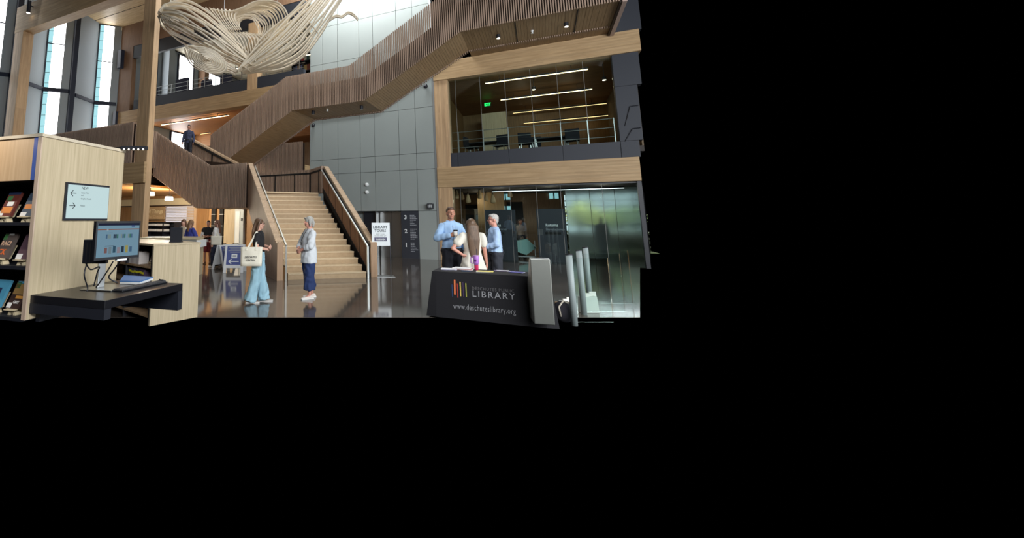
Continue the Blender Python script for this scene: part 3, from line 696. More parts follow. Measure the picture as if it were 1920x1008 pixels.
# front parapet of landing and return flight
pf = group_part('front_parapet', lo)
FY = 12.5
Tf = [(-14.7, 5.50), (-11.27, 3.70), (-9.4, 3.70)]; Sf = [(-14.7, 3.60), (-11.93, 2.05), (-9.4, 2.05)]
x = -9.56
while x > -14.45:
    z0 = prof(Sf, x); slat(pf, (x, FY, z0), (1, 0), prof(Tf, x) - z0, 0.036, 0.06, SLAT); x -= PITCHS
mb = MB()
for (a, za), (b, zb) in zip(Sf, Sf[1:]):
    mb.prism([(a, FY + 0.06, za), (b, FY + 0.06, zb), (b, FY + 0.06, prof(Tf, b) - 0.1), (a, FY + 0.06, prof(Tf, a) - 0.1)], (0, 0.03, 0))
mb.build('backing', SLATD, pf)
fb = MB()
for (a, za), (b, zb) in zip(Sf[:2], Sf[1:2]):
    n = 30; d = Vector((b - a, 0, zb - za)) / n
    for i in range(n): fb.obox(Vector((a, FY + 0.02, za)) + d * i, d * 0.95, (0, 2.1, 0), (0, 0, 0.04))
tag(fb.build('return_flight_soffit', BOARD, lo), kind='stuff')
# inner parapet of the return flight
pi = group_part('inner_parapet', lo)
IY = 14.6
a = onY(350, 254, IY); b = onY(447, 305.5, IY)
x = a.x
zi = lambda x: lerp(a.z, b.z, (x - a.x) / (b.x - a.x))
while x < b.x + 0.35:
    slat(pi, (x, IY, zi(x) - 1.15), (1, 0), 1.12, 0.036, 0.05, SLAT)
    MB().obox((x - 0.024, IY - 0.09, zi(x) - 0.1), (0.048, 0, 0), (0, 0.2, 0), (0, 0, 0.1)).build('cap_block', MATS['cap oak'], pi); x += PITCHS
mb = MB(); mb.prism([(a.x, IY + 0.04, zi(a.x) - 1.2), (b.x + 0.35, IY + 0.04, zi(b.x + 0.35) - 1.2), (b.x + 0.35, IY + 0.04, zi(b.x + 0.35) - 0.06), (a.x, IY + 0.04, zi(a.x) - 0.06)], (0, 0.03, 0)); mb.build('backing', SLATD, pi)
MB().bar((a.x, IY - 0.1, zi(a.x) - 0.16), (b.x, IY - 0.1, zi(b.x) - 0.16), 0.03, 0.09).build('dark_rail', DARK, pi)
box('post', -13.1, -13.04, IY - 0.06, IY - 0.03, zi(-13.07) - 1.15, zi(-13.07) - 0.1, DARK, pi)
# return flight treads (hidden behind the slats, seen from the side)
for k in range(9):
    x1 = -11.45 - k * 0.3; z = ZL + (k + 1) * 0.1705
    box('return_step', x1 - 0.32, x1, FY + 0.1, IY - 0.05, z - 0.05, z, STEPW, lo)
# gallery guard on the left
gg = thing('gallery_guard', 'oak slat guard along the second floor gallery behind the tall column', 'screen', (-16.5, 10.75, 3.72))
x = -13.65
while x > -19.2:
    slat(gg, (x, 10.75, 3.72), (1, 0), 1.60, 0.036, 0.06, SLAT); x -= PITCHS
box('backing', -19.2, -13.6, 10.81, 10.84, 3.72, 5.25, SLATD, gg)
mb = MB()
y = 10.8
while y < 12.5: mb.box(-14.36, -14.26, y - 0.024, y + 0.024, 3.75, 5.32); y += PITCHS
tag(mb.build('return_slats', SLAT, gg), kind='stuff')

# ================================================================== GROUND FLOOR, RIGHT: glazed rooms
w2 = thing('window_10', 'ground floor glass wall under the lower beam on the right', None, (0, YW + 0.05, 0)); struct(w2)
gx = [-3.13] + [onY(x, 420, YW + 0.05).x for x in (866, 910, 960, 1010, 1056)] + [2.0, 3.12]
for a, b in zip(gx, gx[1:]):
    box('pane', a + 0.004, b - 0.004, YW + 0.05, YW + 0.062, 0.0, 2.92, GLASSR, w2)
for x in gx[1:-1]: box('joint', x - 0.006, x + 0.006, YW + 0.045, YW + 0.068, 0.0, 2.92, JOINT, w2)
box('end_frame', 3.02, 3.14, YW - 0.04, YW + 0.1, 0, 2.92, BLACK, w2)
box('head_frame', -3.13, 3.12, YW + 0.03, YW + 0.09, 2.86, 2.92, BLACK, w2)
RG = 23.6
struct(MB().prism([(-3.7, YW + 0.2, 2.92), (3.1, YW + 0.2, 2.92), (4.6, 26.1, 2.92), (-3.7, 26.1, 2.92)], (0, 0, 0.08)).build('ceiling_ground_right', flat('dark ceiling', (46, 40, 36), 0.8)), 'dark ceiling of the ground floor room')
rb = struct(box('wall_ground_right_back', -3.7, 1.05, RG, RG + 0.1, 0, 2.92, wood('dim oak wall', (96, 72, 48), (124, 94, 62), 'z', 5, 14)), 'oak slat back wall of the ground floor room')  # oak darkened, the room's dimness put into the colour
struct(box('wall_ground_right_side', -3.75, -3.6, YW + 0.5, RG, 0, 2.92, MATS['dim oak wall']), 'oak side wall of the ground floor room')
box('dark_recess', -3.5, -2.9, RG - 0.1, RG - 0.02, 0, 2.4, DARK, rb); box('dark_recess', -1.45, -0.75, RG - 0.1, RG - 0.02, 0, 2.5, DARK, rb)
box('oak_pier', -2.7, -1.5, 22.0, 22.2, 0, 2.92, wood('lit oak pier', (150, 122, 84), (176, 146, 104), 'z', 5, 14), rb)  # lighter copy of the oak, lit look put into the colour
struct(MB().prism([(-3.7, YW + 0.3, -0.02), (3.1, YW + 0.3, -0.02), (4.6, 26.1, -0.02), (-3.7, 26.1, -0.02)], (0, 0, 0.016)).build('floor_ground_right', CONC), 'concrete floor behind the ground floor glass')
# glowing panes deep in the room, stand-ins for windows reflected in the glass
DAYB = emit('pale blue reflection pane', (150, 205, 212), 0.9)
def reflection_window(n, x0, y0, x1, y1, Y, label, nx, nz, mat):
    a = onY(x0, y0, Y); b = onY(x1, y1, Y); t = thing('window_%d' % n, label, None, ((a.x + b.x) / 2, Y, b.z)); struct(t)
    for i in range(nx):
        for j in range(nz):
            box('pane', lerp(a.x, b.x, i / nx) + 0.03, lerp(a.x, b.x, (i + 1) / nx) - 0.03, Y - 0.02, Y, lerp(b.z, a.z, j / nz) + 0.02, lerp(b.z, a.z, (j + 1) / nz) - 0.02, mat, t)
    box('frame', a.x, b.x, Y - 0.01, Y + 0.02, b.z, a.z, BLACK, t)
reflection_window(11, 907, 352, 958, 375, RG - 0.12, 'blue grid window high behind the pendant lamps', 5, 2, DAYB)
reflection_window(12, 911, 386, 959, 393.5, RG - 0.12, 'low blue strip window above the left returns panel', 5, 1, DAYB)
reflection_window(13, 1027, 349, 1049, 373, RG - 0.12, 'small blue window above the right returns panel', 2, 2, DAYB)
# stand-ins behind the glass for its reflections on the right: window grid, sky, trees
DAYS = emit('hazy reflected sky', (205, 228, 232), 1.05)
struct(box('reflected_sky', 0.8, 5.0, 29.5, 29.6, 0.0, 3.6, DAYS), 'glowing sheet standing in for reflected sky')
og = thing('window_14', 'far gridded entrance glazing with trees beyond, at the right', None, (2.2, 26.0, 0)); struct(og)
for x in (1.15, 1.75, 2.35, 2.95, 3.55, 4.15, 4.55): box('mullion', x - 0.035, x + 0.035, 25.95, 26.05, 0, 2.92, flat('grey mullion', (66, 74, 76), 0.5), og)
for z in (0.35, 1.35, 1.95, 2.3, 2.6): box('transom', 1.1, 4.55, 25.96, 26.04, z - 0.03, z + 0.03, MATS['grey mullion'], og)
struct(box('reflection_ground', 0.8, 5.0, 26.1, 29.5, -0.03, -0.005, flat('outdoor lawn', (92, 104, 70), 0.9, bump=0.3)), 'ground under the stand-in trees')
struct(MB().prism([(3.12, YW + 0.2, 0), (4.62, 26.1, 0), (4.66, 26.1, 0), (3.16, YW + 0.2, 0)], (0, 0, 2.92)).build('wall_ground_right_end', flat('dark end wall', (40, 42, 44), 0.7)), 'dark end wall behind the ground floor glass')
area('tree_fill', (2.9, 26.5, 3.4), (2.9, 28.4, 0.9), 3.6, 0.6, 300, (1, 1, 0.96))  # lamp added to brighten the stand-in trees
LEAFY = [flat('leaf yellow green', (158, 166, 88), 0.6, noise=0.25), flat('leaf green', (112, 134, 86), 0.6, noise=0.25)]
def tree(x, y, z, r, mat, label):
    t = thing('reflection_tree', label, 'tree', (x, y, 0), 'trees outside the entrance glazing')
    MB().tube([(x, y, 0), (x + 0.03, y, z * 0.5), (x, y, z)], [0.07, 0.05, 0.03], 8).build('trunk', flat('bark', (80, 66, 54), 0.9), t)
    mb = MB()
    for i in range(1400):
        u = Vector((random.gauss(0, 1), random.gauss(0, 1), random.gauss(0, 1))).normalized() * r * random.random() ** 0.4
        c = Vector((x, y, z)) + Vector((u.x, u.y, u.z * 0.8)); a = Vector((random.uniform(-1, 1), random.uniform(-1, 1), random.uniform(-1, 1))).normalized() * 0.06; b = a.cross(Vector((random.uniform(-1, 1), 0.3, random.uniform(-1, 1)))).normalized() * 0.035
        mb._add([c - a, c + b, c + a, c - b], [(0, 1, 2, 3)])
    tag(mb.build('foliage', mat, t), kind='stuff')
for x, y, z, r, m, lab in ((2.05, 27.6, 1.85, 0.95, 0, 'yellow green tree outside the entrance glazing, on the left'), (4.1, 28.1, 1.7, 0.95, 1, 'darker green tree outside the entrance glazing, on the right'), (3.1, 28.6, 1.5, 0.9, 0, 'low yellow green shrub tree between the two garden trees')): tree(x, y, z, r, LEAFY[m], lab)
def hazy():  # glass of an added screen that blurs the stand-in reflection
    m = bpy.data.materials.new('hazy vestibule glass'); m.use_nodes = True; t = m.node_tree; t.nodes.clear(); L = t.links
    rf = t.nodes.new('ShaderNodeBsdfRefraction'); rf.inputs['IOR'].default_value = 1.3; rf.inputs['Roughness'].default_value = 0.3; rf.inputs[0].default_value = (0.93, 0.98, 0.98, 1)
    tr = t.nodes.new('ShaderNodeBsdfTransparent'); tr.inputs[0].default_value = (0.93, 0.98, 0.98, 1); df = t.nodes.new('ShaderNodeBsdfDiffuse'); df.inputs[0].default_value = (0.5, 0.56, 0.56, 1)
    m1 = t.nodes.new('ShaderNodeMixShader'); m1.inputs[0].default_value = 0.3; m2 = t.nodes.new('ShaderNodeMixShader'); m2.inputs[0].default_value = 0.12; o = t.nodes.new('ShaderNodeOutputMaterial')
    L.new(rf.outputs[0], m1.inputs[1]); L.new(tr.outputs[0], m1.inputs[2]); L.new(m1.outputs[0], m2.inputs[1]); L.new(df.outputs[0], m2.inputs[2]); L.new(m2.outputs[0], o.inputs[0]); return m
HAZE = hazy()
vg = thing('window_16', 'hazy vestibule glass screen in front of the entrance glazing', None, (2.3, 20.6, 0)); struct(vg)
for a, b in ((1.0, 1.85), (1.87, 2.7), (2.72, 3.52)): box('pane', a, b, 20.6, 20.606, 0, 2.9, HAZE, vg)
for a in (0.99, 1.86, 2.71): box('joint', a - 0.006, a + 0.006, 20.58, 20.62, 0, 2.9, JOINT, vg)
hg = thing('reflection_hedge', 'low dark hedge outside the entrance glazing', 'hedge', (2.9, 27.2, 0)); mb = MB()
for i in range(2600):
    c = Vector((random.uniform(1.0, 4.8), random.uniform(26.7, 27.3), random.uniform(0.0, 1.0))); a = Vector((random.uniform(-1, 1), random.uniform(-1, 1), random.uniform(-1, 1))).normalized() * 0.07; b = a.cross(Vector((random.uniform(-1, 1), 0.3, random.uniform(-1, 1)))).normalized() * 0.045
    mb._add([c - a, c + b, c + a, c - b], [(0, 1, 2, 3)])
tag(mb.build('foliage', flat('hedge leaf', (104, 112, 96), 0.7, noise=0.3), hg), kind='stuff')
box('stems', 1.0, 4.8, 26.95, 27.05, 0, 0.85, flat('bark', (80, 66, 54), 0.9), hg)
# pendants behind the glass
PEND = flat('woven pendant', (176, 150, 112), 0.7, noise=0.2, nscale=40)
for i, (x, y) in enumerate(((856, 365), (866, 367), (877.6, 372), (899, 364), (911.5, 369), (924, 372), (956, 362))):
    Y = (19.5, 20.6, 19.0, 19.8, 20.6, 19.2, 20.8)[i]
    p = onY(x, y, Y)
    t = thing('pendant_lamp', ('leftmost', 'second from left', 'third from left', 'middle', 'third from right', 'second from right', 'rightmost')[i] + ' woven teardrop pendant lamp behind the ground floor glass', 'pendant lamp', p, 'woven pendants behind the glass')
    MB().lathe([(0.03, 0.2), (0.055, 0.12), (0.085, 0.0), (0.105, -0.1), (0.10, -0.16), (0.06, -0.19)], p, 14).build('shade', PEND, t, smooth=True)
    MB().lathe([(0.02, 0.26), (0.03, 0.2)], p, 8).build('cap', BLACK, t)
    MB().tube([p + Vector((0, 0, 0.25)), (p.x, p.y, 2.93)], 0.008, 5).build('cord', BLACK, t)
pa = onZ(918, 357, 2.8); pb = onZ(1168, 347.5, 2.8); pb.y = pa.y
linear('long white linear light under the ceiling of the ground floor room', (pa.x, 19.6, 2.78), (2.9, 19.6, 2.78), None, emit('white led', (236, 244, 250), 4.0), w=0.05, top=2.93)
for x in (-1.5, 0.4, 2.2): glow((x, 19.6, 2.55), 10, (1, 0.9, 0.75))
for x in (-2.6, -0.6): glow((x, 21.6, 2.5), 8, (1, 0.82, 0.6))  # fill added deep in the room, away from any fixture
for (x0, x1, y0, y1, lx, lab) in ((914, 965, 393, 488, 918, 'charcoal returns panel partly hidden behind the older man'), (1012, 1058, 391, 491, 1023, 'charcoal returns panel with white lettering right of the rolling cart')):
    Y = 18.75
    a = onY(x0, y1, Y); b = onY(x1, y0, Y)
    t = thing('returns_panel', lab, 'sign', ((a.x + b.x) / 2, Y, 0), 'returns panels')
    box('panel', a.x, b.x, Y, Y + 0.35, 0, b.z, BLACKP, t)
    q = onY(lx, 424, Y)
    text('Returns', 'lettering', 0.15, LETW, t, (q.x, Y - 0.006, q.z), (R(90), 0, 0), bold=0.004, width=0.42)
    text('Devoluciones', 'lettering', 0.13, LETG, t, (q.x, Y - 0.006, q.z - 0.15), (R(90), 0, 0), width=0.62)
    s_ = onY(lx + 14, 437, Y)
    box('slot', s_.x - 0.27, s_.x + 0.27, Y - 0.012, Y + 0.02, s_.z - 0.05, s_.z + 0.04, DARK, t)
# rolling book cart between the panels
q = onY(984, 489, 18.7); X0 = q.x
ct = thing('book_cart', 'pale teal book cart tilted between the two returns panels', 'cart', (X0, 19.6, 0))
TEAL = flat('teal cart', (140, 186, 180), 0.5)
mb = MB().prism([(X0 - 0.42, 19.5, 0.35), (X0 + 0.05, 19.5, 0.18), (X0 + 0.42, 19.5, 0.48), (X0 + 0.1, 19.5, 0.82), (X0 - 0.42, 19.5, 0.72)], (0, 0.5, 0)); mb.build('bin', TEAL, ct)
mb = MB()
for sx in (-0.42, 0.36):
    mb.box(X0 + sx, X0 + sx + 0.03, 19.5, 19.53, 0.08, 0.75); mb.box(X0 + sx, X0 + sx + 0.03, 19.97, 20.0, 0.08, 0.75)
mb.box(X0 - 0.42, X0 + 0.39, 19.5, 20.0, 0.1, 0.13); mb.build('frame', ALU, ct)
for sx in (-0.38, 0.36):
    for yy in (19.53, 19.97): MB().tube([(X0 + sx, yy - 0.015, 0.05), (X0 + sx, yy + 0.015, 0.05)], 0.05, 10).build('wheel', BLACK, ct)

# second floor tables and chairs behind the glass
def room_table(px, Y, label):
    q = onY(px, 265, Y); x = q.x; z = 4.2
    t = thing('study_table', label, 'table', (x, Y, z), 'tables in the second floor room')
    box('top', x - 0.7, x + 0.7, Y - 0.4, Y + 0.4, z + 0.70, z + 0.74, BLACK, t)
    for sx in (-0.6, 0.6):
        for sy in (-0.33, 0.33): MB().bar((x + sx, Y + sy, z + 0.7), (x + sx * 0.85, Y + sy, z), 0.04, 0.04, (0, 1, 0)).build('leg', ALU, t)
def room_chair(px, Y, label, rz=0.0, s=1.0):
    q = onY(px, 265, Y); x = q.x; z = 4.2
    t = thing('study_chair', label, 'chair', (x, Y, z), 'dark chairs in the second floor room', rz)
    m = flat('dark navy fabric', (30, 32, 42), 0.85)
    box('seat', -0.25, 0.25, -0.24, 0.24, 0.42, 0.48, m, t, 0.02, True); box('backrest', -0.25, 0.25, 0.22, 0.27, 0.5, 0.95, m, t, 0.02, True)
    for sx in (-0.2, 0.2):
        for sy in (-0.19, 0.19): MB().bar((sx, sy, 0.43), (sx * 1.2, sy * 1.2, 0.0), 0.025, 0.025, (0, 1, 0)).build('leg', ALU, t, local=True)
room_table(905, 19.5, 'study table at the left end of the second floor room'); room_table(1035, 19.6, 'study table in the middle of the second floor room')
for px, Y, rz, lab in ((884, 18.8, 1.3, 'dark chair left of the left study table on the second floor'), (938, 18.75, -0.3, 'dark chair right of the left study table on the second floor'), (986, 18.75, 0.2, 'dark chair left of the middle study table on the second floor'), (1072, 18.75, -0.2, 'dark chair right of the middle study table on the second floor'), (1004, 20.4, 3.0, 'dark chair behind the middle study table on the second floor')): room_chair(px, Y, lab, rz)

# ================================================================== GROUND FLOOR, LEFT
struct(box('ceiling_ground', -23.5, -14.4, 10.85, YL, 2.95, 3.05, wood('amber ceiling', (176, 126, 72), (204, 154, 96), 'x', 4, 14)), 'amber wooden ceiling under the gallery')
wg = struct(box('wall_ground', -24.4, -9.8, YL, YL + 0.1, 0, 2.95, wood('amber wall', (158, 118, 76), (184, 144, 98), 'z', 4, 14)), 'amber wooden wall under the gallery')
box('cream_band', -23.4, -14.4, YL - 0.12, YL, 2.42, 2.78, flat('cream band', (240, 226, 190), 0.6), wg)
box('dark_line', -23.4, -14.4, YL - 0.1, YL, 2.36, 2.42, flat('dark bronze', (70, 50, 38), 0.5), wg)
# wood wall and shelves under the landing
wg2 = struct(box('wall_ground_core', -14.6, -9.8, 16.2, 16.3, 0, 2.9, wood('amber wall', (158, 118, 76), (184, 144, 98), 'z', 4, 14)), 'oak wall under the stair landing')
for x0, x1 in ((397, 404.5), (412, 419)):
    a = onY(x0, 420, 16.15); b = onY(x1, 420, 16.15); box('shelf_niche', a.x, b.x, 16.1, 16.22, 0.3, 2.3, DARK, wg2)
    for z in (0.8, 1.3, 1.85): box('shelf', a.x, b.x, 16.08, 16.2, z, z + 0.03, ALU, wg2)
a = onY(419.5, 420, 16.1); b = onY(441, 420, 16.1); box('pale_panel', a.x, b.x, 16.12, 16.2, 0, 2.4, PALE, wg2)
a = onY(441, 420, 16.1); b = onY(457, 420, 16.1)
dr2 = struct(box('door_2', a.x, b.x, 16.06, 16.2, 0, 2.5, flat('pale grey door', (176, 186, 188), 0.45)), 'pale grey door under the stair landing')
box('door_reader', b.x - 0.12, b.x - 0.05, 16.03, 16.06, 1.55, 1.68, BLACK, dr2)
box('door_light', a.x + 0.05, b.x - 0.2, 16.04, 16.06, 0.1, 2.0, flat('frosted white', (214, 222, 224), 0.4), dr2)
# blinds window and library of things sign
a = onY(309, 386, YL - 0.15); b = onY(364, 455, YL - 0.15)
bw = thing('window_15', 'window with white horizontal blinds under the gallery', None, ((a.x + b.x) / 2, YL - 0.1, 1.0)); struct(bw)
BL = emit('daylit window behind blinds', (236, 232, 240), 0.9)
xs = lerp(a.x, b.x, 0.7)
box('pane', a.x, xs, YL - 0.03, YL - 0.01, 0.9, a.z, BL, bw); box('side_panel', xs, b.x, YL - 0.08, YL - 0.01, 0.9, a.z, flat('peach panel', (226, 196, 160), 0.6), bw)
z = 0.95
while z < a.z: box('blind_slat', a.x, b.x - 0.15, YL - 0.13, YL - 0.09, z, z + 0.045, flat('blind white', (224, 220, 224), 0.6), bw); z += 0.085
a = onY(262, 388, YL - 0.3); b = onY(308.5, 411, YL - 0.3)
sg = thing('things_sign', 'tan hanging sign reading of Things beside the white blinds', 'sign', ((a.x + b.x) / 2, YL - 0.3, b.z))
box('board', a.x, b.x, YL - 0.32, YL - 0.28, b.z, a.z, flat('tan sign', (198, 170, 130), 0.6), sg)
box('hanger', (a.x + b.x) / 2 - 0.02, (a.x + b.x) / 2 + 0.02, YL - 0.3, YL - 0.1, a.z - 0.1, a.z - 0.05, BLACK, sg)
q = onY(276, 399.5, YL - 0.33)
text('of Things', 'lettering', 0.3, flat('cream lettering', (240, 224, 184), 0.5), sg, (q.x, YL - 0.325, q.z), (R(90), 0, 0), width=onY(305.5, 399, YL - 0.33).x - q.x, bold=0.008)
q = onY(276, 408, YL - 0.33)
text('de Cosas', 'lettering', 0.22, flat('tan lettering', (216, 190, 150), 0.5), sg, (q.x, YL - 0.325, q.z), (R(90), 0, 0), width=onY(305.5, 399, YL - 0.33).x - q.x)
# opal drum pendants
for i, (x, y, lab) in enumerate(((282, 363, 'opal drum pendant lamp just right of the tall column'), (317, 372, 'opal drum pendant lamp below the return stair flight'))):
    p = onZ(x, y, 2.52 if i else 2.72)
    t = thing('drum_pendant', lab, 'pendant lamp', p, 'opal pendants under the gallery')
    MB().lathe([(0.17, -0.085), (0.18, -0.04), (0.165, 0.06), (0.14, 0.08)], p, 20).build('shade', emit('opal glow', (255, 242, 214), 4.5), t, smooth=True)
    MB().lathe([(0.13, 0.08), (0.12, 0.12), (0.05, 0.14)], p, 16).build('cap', BLACK, t)
    MB().tube([p + Vector((0, 0, 0.13)), (p.x, p.y, 2.96)], 0.01, 6).build('rod', BLACK, t)
    d = bpy.data.lights.new('drum_lamp', 'POINT'); d.energy = 300; d.color = (1, 0.86, 0.66); d.shadow_soft_size = 0.2
    o = bpy.data.objects.new('drum_lamp', d); COL.objects.link(o); o.location = p + Vector((0, 0, -0.3))
# black cabinet of trays under the sign
a = onY(275, 416, 16.6); b = onY(328, 441, 16.6)
cb = thing('tray_cabinet', 'black open shelving of trays under the of Things sign', 'cabinet', ((a.x + b.x) / 2, 16.8, 0))
box('back', a.x, b.x, 16.95, 17.0, 0, a.z, BLACK, cb)
for z in (0.5, 0.95, 1.25, a.z - 0.03): box('shelf', a.x, b.x, 16.5, 16.98, z, z + 0.03, BLACK, cb)
for xx in (a.x, lerp(a.x, b.x, 0.62), b.x): box('side', xx - 0.02, xx + 0.02, 16.5, 16.98, 0, a.z, BLACK, cb)
for k in range(4):
    xx = a.x + 0.1 + (k % 2) * 0.75; zz = (0.98, 1.28)[k // 2]
    tag(box('white_tray', xx, xx + 0.6, 16.56, 16.9, zz, zz + 0.12, WHITE), ('lower left', 'lower right', 'upper left', 'upper right')[k] + ' white tray on the black shelving under the sign', 'tray', 'trays on the black shelving')
# service counter
cA = atD(262, 440, 12.3); cB = atD(369, 444, 12.3); zt = 1.10
e1 = Vector((cB.x - cA.x, cB.y - cA.y, 0)); e2 = Vector((-e1.y, e1.x, 0)).normalized(); pA = Vector((cA.x, cA.y, 0))
sc_ = thing('service_counter', 'long pale oak service counter with white top behind the low bookcase', 'counter', pA + e1 * 0.5)
MB().obox(pA, e1, e2 * 0.75, (0, 0, zt - 0.06)).build('body', PALE, sc_)
MB().obox(pA - e2 * 0.05 + Vector((0, 0, zt - 0.05)), e1, e2 * 0.85, (0, 0, 0.05)).build('top', PALEX, sc_)
MB().obox(pA - e2 * 0.02 + Vector((0, 0, zt - 0.2)), e1, e2 * 0.02, (0, 0, 0.13)).build('front_band', flat('grey band', (120, 124, 124), 0.5), sc_)
MB().obox(pA + e1 + Vector((0, 0, zt - 0.28)), e1.normalized() * 0.1, e2 * 0.7, (0, 0, 0.2)).build('end_block', WHITE, sc_)
# ---- low oak bookcase
LZ = 1.225
lc = onZ(370, 594, 0); e1 = Vector((_c(R(75)), _s(R(75)), 0)); e2 = Vector((-e1.y, e1.x, 0)); p0 = Vector((lc.x, lc.y, 0)) - e1 * 0.82
def LB_(x, y, z): return p0 + e1 * x + e2 * y + Vector((0, 0, z))
lb = thing('low_bookcase', 'low pale oak bookcase with open black shelves behind the computer desk', 'bookcase', p0 + e1 * 0.4 + e2)
def lbox(x0, x1, y0, y1, z0, z1, name, mat, parent=lb): return MB().obox(LB_(x0, y0, z0), e1 * (x1 - x0), e2 * (y1 - y0), (0, 0, z1 - z0)).build(name, mat, parent)
lbox(0, 0.82, 0, 0.04, 0, LZ - 0.03, 'end_panel', PALE); lbox(0, 0.82, 1.9, 1.94, 0, LZ - 0.03, 'end_panel', PALE)
lbox(-0.01, 0.83, -0.01, 1.95, LZ - 0.03, LZ, 'top', PALEX); lbox(0.37, 0.40, 0.04, 1.9, 0, LZ - 0.03, 'back', BLACK)
lbox(0.0, 0.02, 0.04, 0.07, 0, LZ - 0.03, 'edge', BLACK)
for z in (0.1, 0.34, 0.58, 0.84): lbox(0.02, 0.37, 0.04, 1.9, z, z + 0.03, 'shelf', BOARD)
for yy in (1.0,): lbox(0.02, 0.37, yy, yy + 0.03, 0, LZ - 0.03, 'divider', BLACK)
lbox(0.40, 0.82, 0.04, 1.9, 0, LZ - 0.03, 'rear_infill', PALE)
random.seed(5)
Mlow = Matrix.Translation(p0) @ Matrix(((e1.x, e2.x, 0, 0), (e1.y, e2.y, 0, 0), (0, 0, 1, 0), (0, 0, 0, 1)))
whiteish = [flat('pale spine %d' % i, c, 0.6) for i, c in enumerate(((222, 214, 210), (206, 196, 196), (190, 150, 150), (230, 228, 224)))]
yellowish = [flat('dark spine %d' % i, c, 0.6) for i, c in enumerate(((60, 66, 92), (80, 62, 88), (44, 50, 60), (96, 88, 90)))]
YEL = flat('yellow spine sticker', (226, 214, 40), 0.5)
def spine_row(y0, y1, z, hmin, hmax, mats, words, group, sticker=False):
    y = y0; i = 0
    while y < y1 - 0.03:
        wd = random.uniform(0.03, 0.05); h = random.uniform(hmin, hmax); m = random.choice(mats)
        mb = MB().box(0.05, 0.22, y, y + wd - 0.002, z, z + h); mb.v = [tuple(Mlow @ Vector(p)) for p in mb.v]
        o = tag(mb.build('shelf_book', m), words, 'book', group)
        if sticker:
            mb = MB().box(0.046, 0.05, y + 0.004, y + wd - 0.006, z + h * 0.62, z + h * 0.8); mb.v = [tuple(Mlow @ Vector(p)) for p in mb.v]; mb.build('sticker', YEL, o)
        y += wd; i += 1
spine_row(0.6, 0.98, 0.872, 0.17, 0.2, whiteish, 'pale spined book on the upper shelf of the low bookcase', 'pale books on the low bookcase')
spine_row(0.4, 0.98, 0.612, 0.18, 0.2, yellowish, 'dark book with yellow spine sticker on the lower shelf of the low bookcase', 'stickered books on the low bookcase', True)
spine_row(1.06, 1.8, 0.872, 0.17, 0.2, whiteish, 'pale book in the far bay of the low bookcase', 'pale books in the far bay')
def display_book(M, w, h, cover, blocks, label, group, words=None, lean=22):
    """book leaning on a small ply stand; M maps (x right, y into shelf, z up) with origin at the stand's front foot"""
    st = thing('book_stand', 'small plywood stand under the ' + ' '.join(label.split()[:10]), 'book stand', M @ Vector((0, 0, 0)), 'plywood book stands')
    def put(mb, name, mat, par, sm=False):
        mb.v = [tuple(M @ Vector(p)) for p in mb.v]; return mb.build(name, mat, par, sm)
    PLY = flat('ply', (222, 204, 168), 0.5)
    put(MB().prism([(-0.05, 0.0, 0.0), (-0.03, 0.0, 0.045), (0.03, 0.0, 0.045), (0.05, 0.0, 0.0), (0.02, 0, 0.0), (0.015, 0, 0.02), (-0.015, 0, 0.02), (-0.02, 0, 0.0)], (0, 0.06, 0)), 'foot', PLY, st)
    put(MB().prism([(-0.065, -0.03, 0.045), (0.065, -0.03, 0.045), (0.055, 0.07, 0.05), (-0.055, 0.07, 0.05)], (0, 0, 0.01)), 'ledge', PLY, st)
    put(MB().prism([(-0.04, 0.06, 0.04), (0.04, 0.06, 0.04), (0.03, 0.13, 0.17), (-0.03, 0.13, 0.17)], (0, 0.01, 0.0)), 'prop', PLY, st)
    Rl = Matrix.Translation((0, 0.0, 0.058)) @ Matrix.Rotation(R(-lean), 4, 'X')
    bk = thing('display_book', label, 'book', M @ Vector((0, 0.02, 0.058)), group)
    def bput(x0, x1, y0, y1, z0, z1, name, mat):
        mb = MB().box(x0, x1, y0, y1, z0, z1); mb.v = [tuple(M @ (Rl @ Vector(p))) for p in mb.v]; return mb.build(name, mat, bk)
    bput(-w / 2, w / 2, 0.0, 0.028, 0, h, 'cover', cover); bput(-w / 2 + 0.004, w / 2 - 0.002, 0.003, 0.025, h - 0.001, h + 0.001, 'pages', WHITE)
    for (x0, x1, z0, z1, m) in blocks: bput(-w / 2 + x0 * w, -w / 2 + x1 * w, -0.0015, 0.0, z0 * h, z1 * h, 'cover_print', m)
    for (wd, x, z, sz, m) in (words or []):
        t = text(wd, 'title', sz, m, bk, (0, 0, 0), (0, 0, 0), depth=0.0006, bold=0.001)
        t.matrix_local = Matrix.Translation(-wloc(bk)) @ M @ Rl @ Matrix.Translation((-w / 2 + x * w, -0.002, z * h)) @ Matrix.Rotation(R(90), 4, 'X')
BK = lambda n, c: flat('print ' + n, c, 0.55)
Mst = Mlow @ Matrix.Translation((0.1, 0.27, 0.87)) @ Matrix.Rotation(R(-90), 4, 'Z')
display_book(Mst, 0.15, 0.2, BK('taupe', (132, 110, 96)), [(0.1, 0.9, 0.5, 0.9, BK('tan', (170, 140, 116))), (0.1, 0.5, 0.05, 0.2, BK('cream', (220, 206, 190)))], 'tan covered book standing on the upper shelf of the low bookcase', None)
q = onZ(329.5, 454, LZ)
bs = thing('counter_screen', 'black back of a small screen standing on the low bookcase', 'screen', q)
MB().obox(q - RT * 0.1 + Vector((0, 0, 0.012)), RT * 0.2, HD * 0.03, (0, 0, 0.235)).build('panel', BLACK, bs); MB().obox(q - RT * 0.1 - HD * 0.04, RT * 0.2, HD * 0.12, (0, 0, 0.014)).build('foot', BLACK, bs)

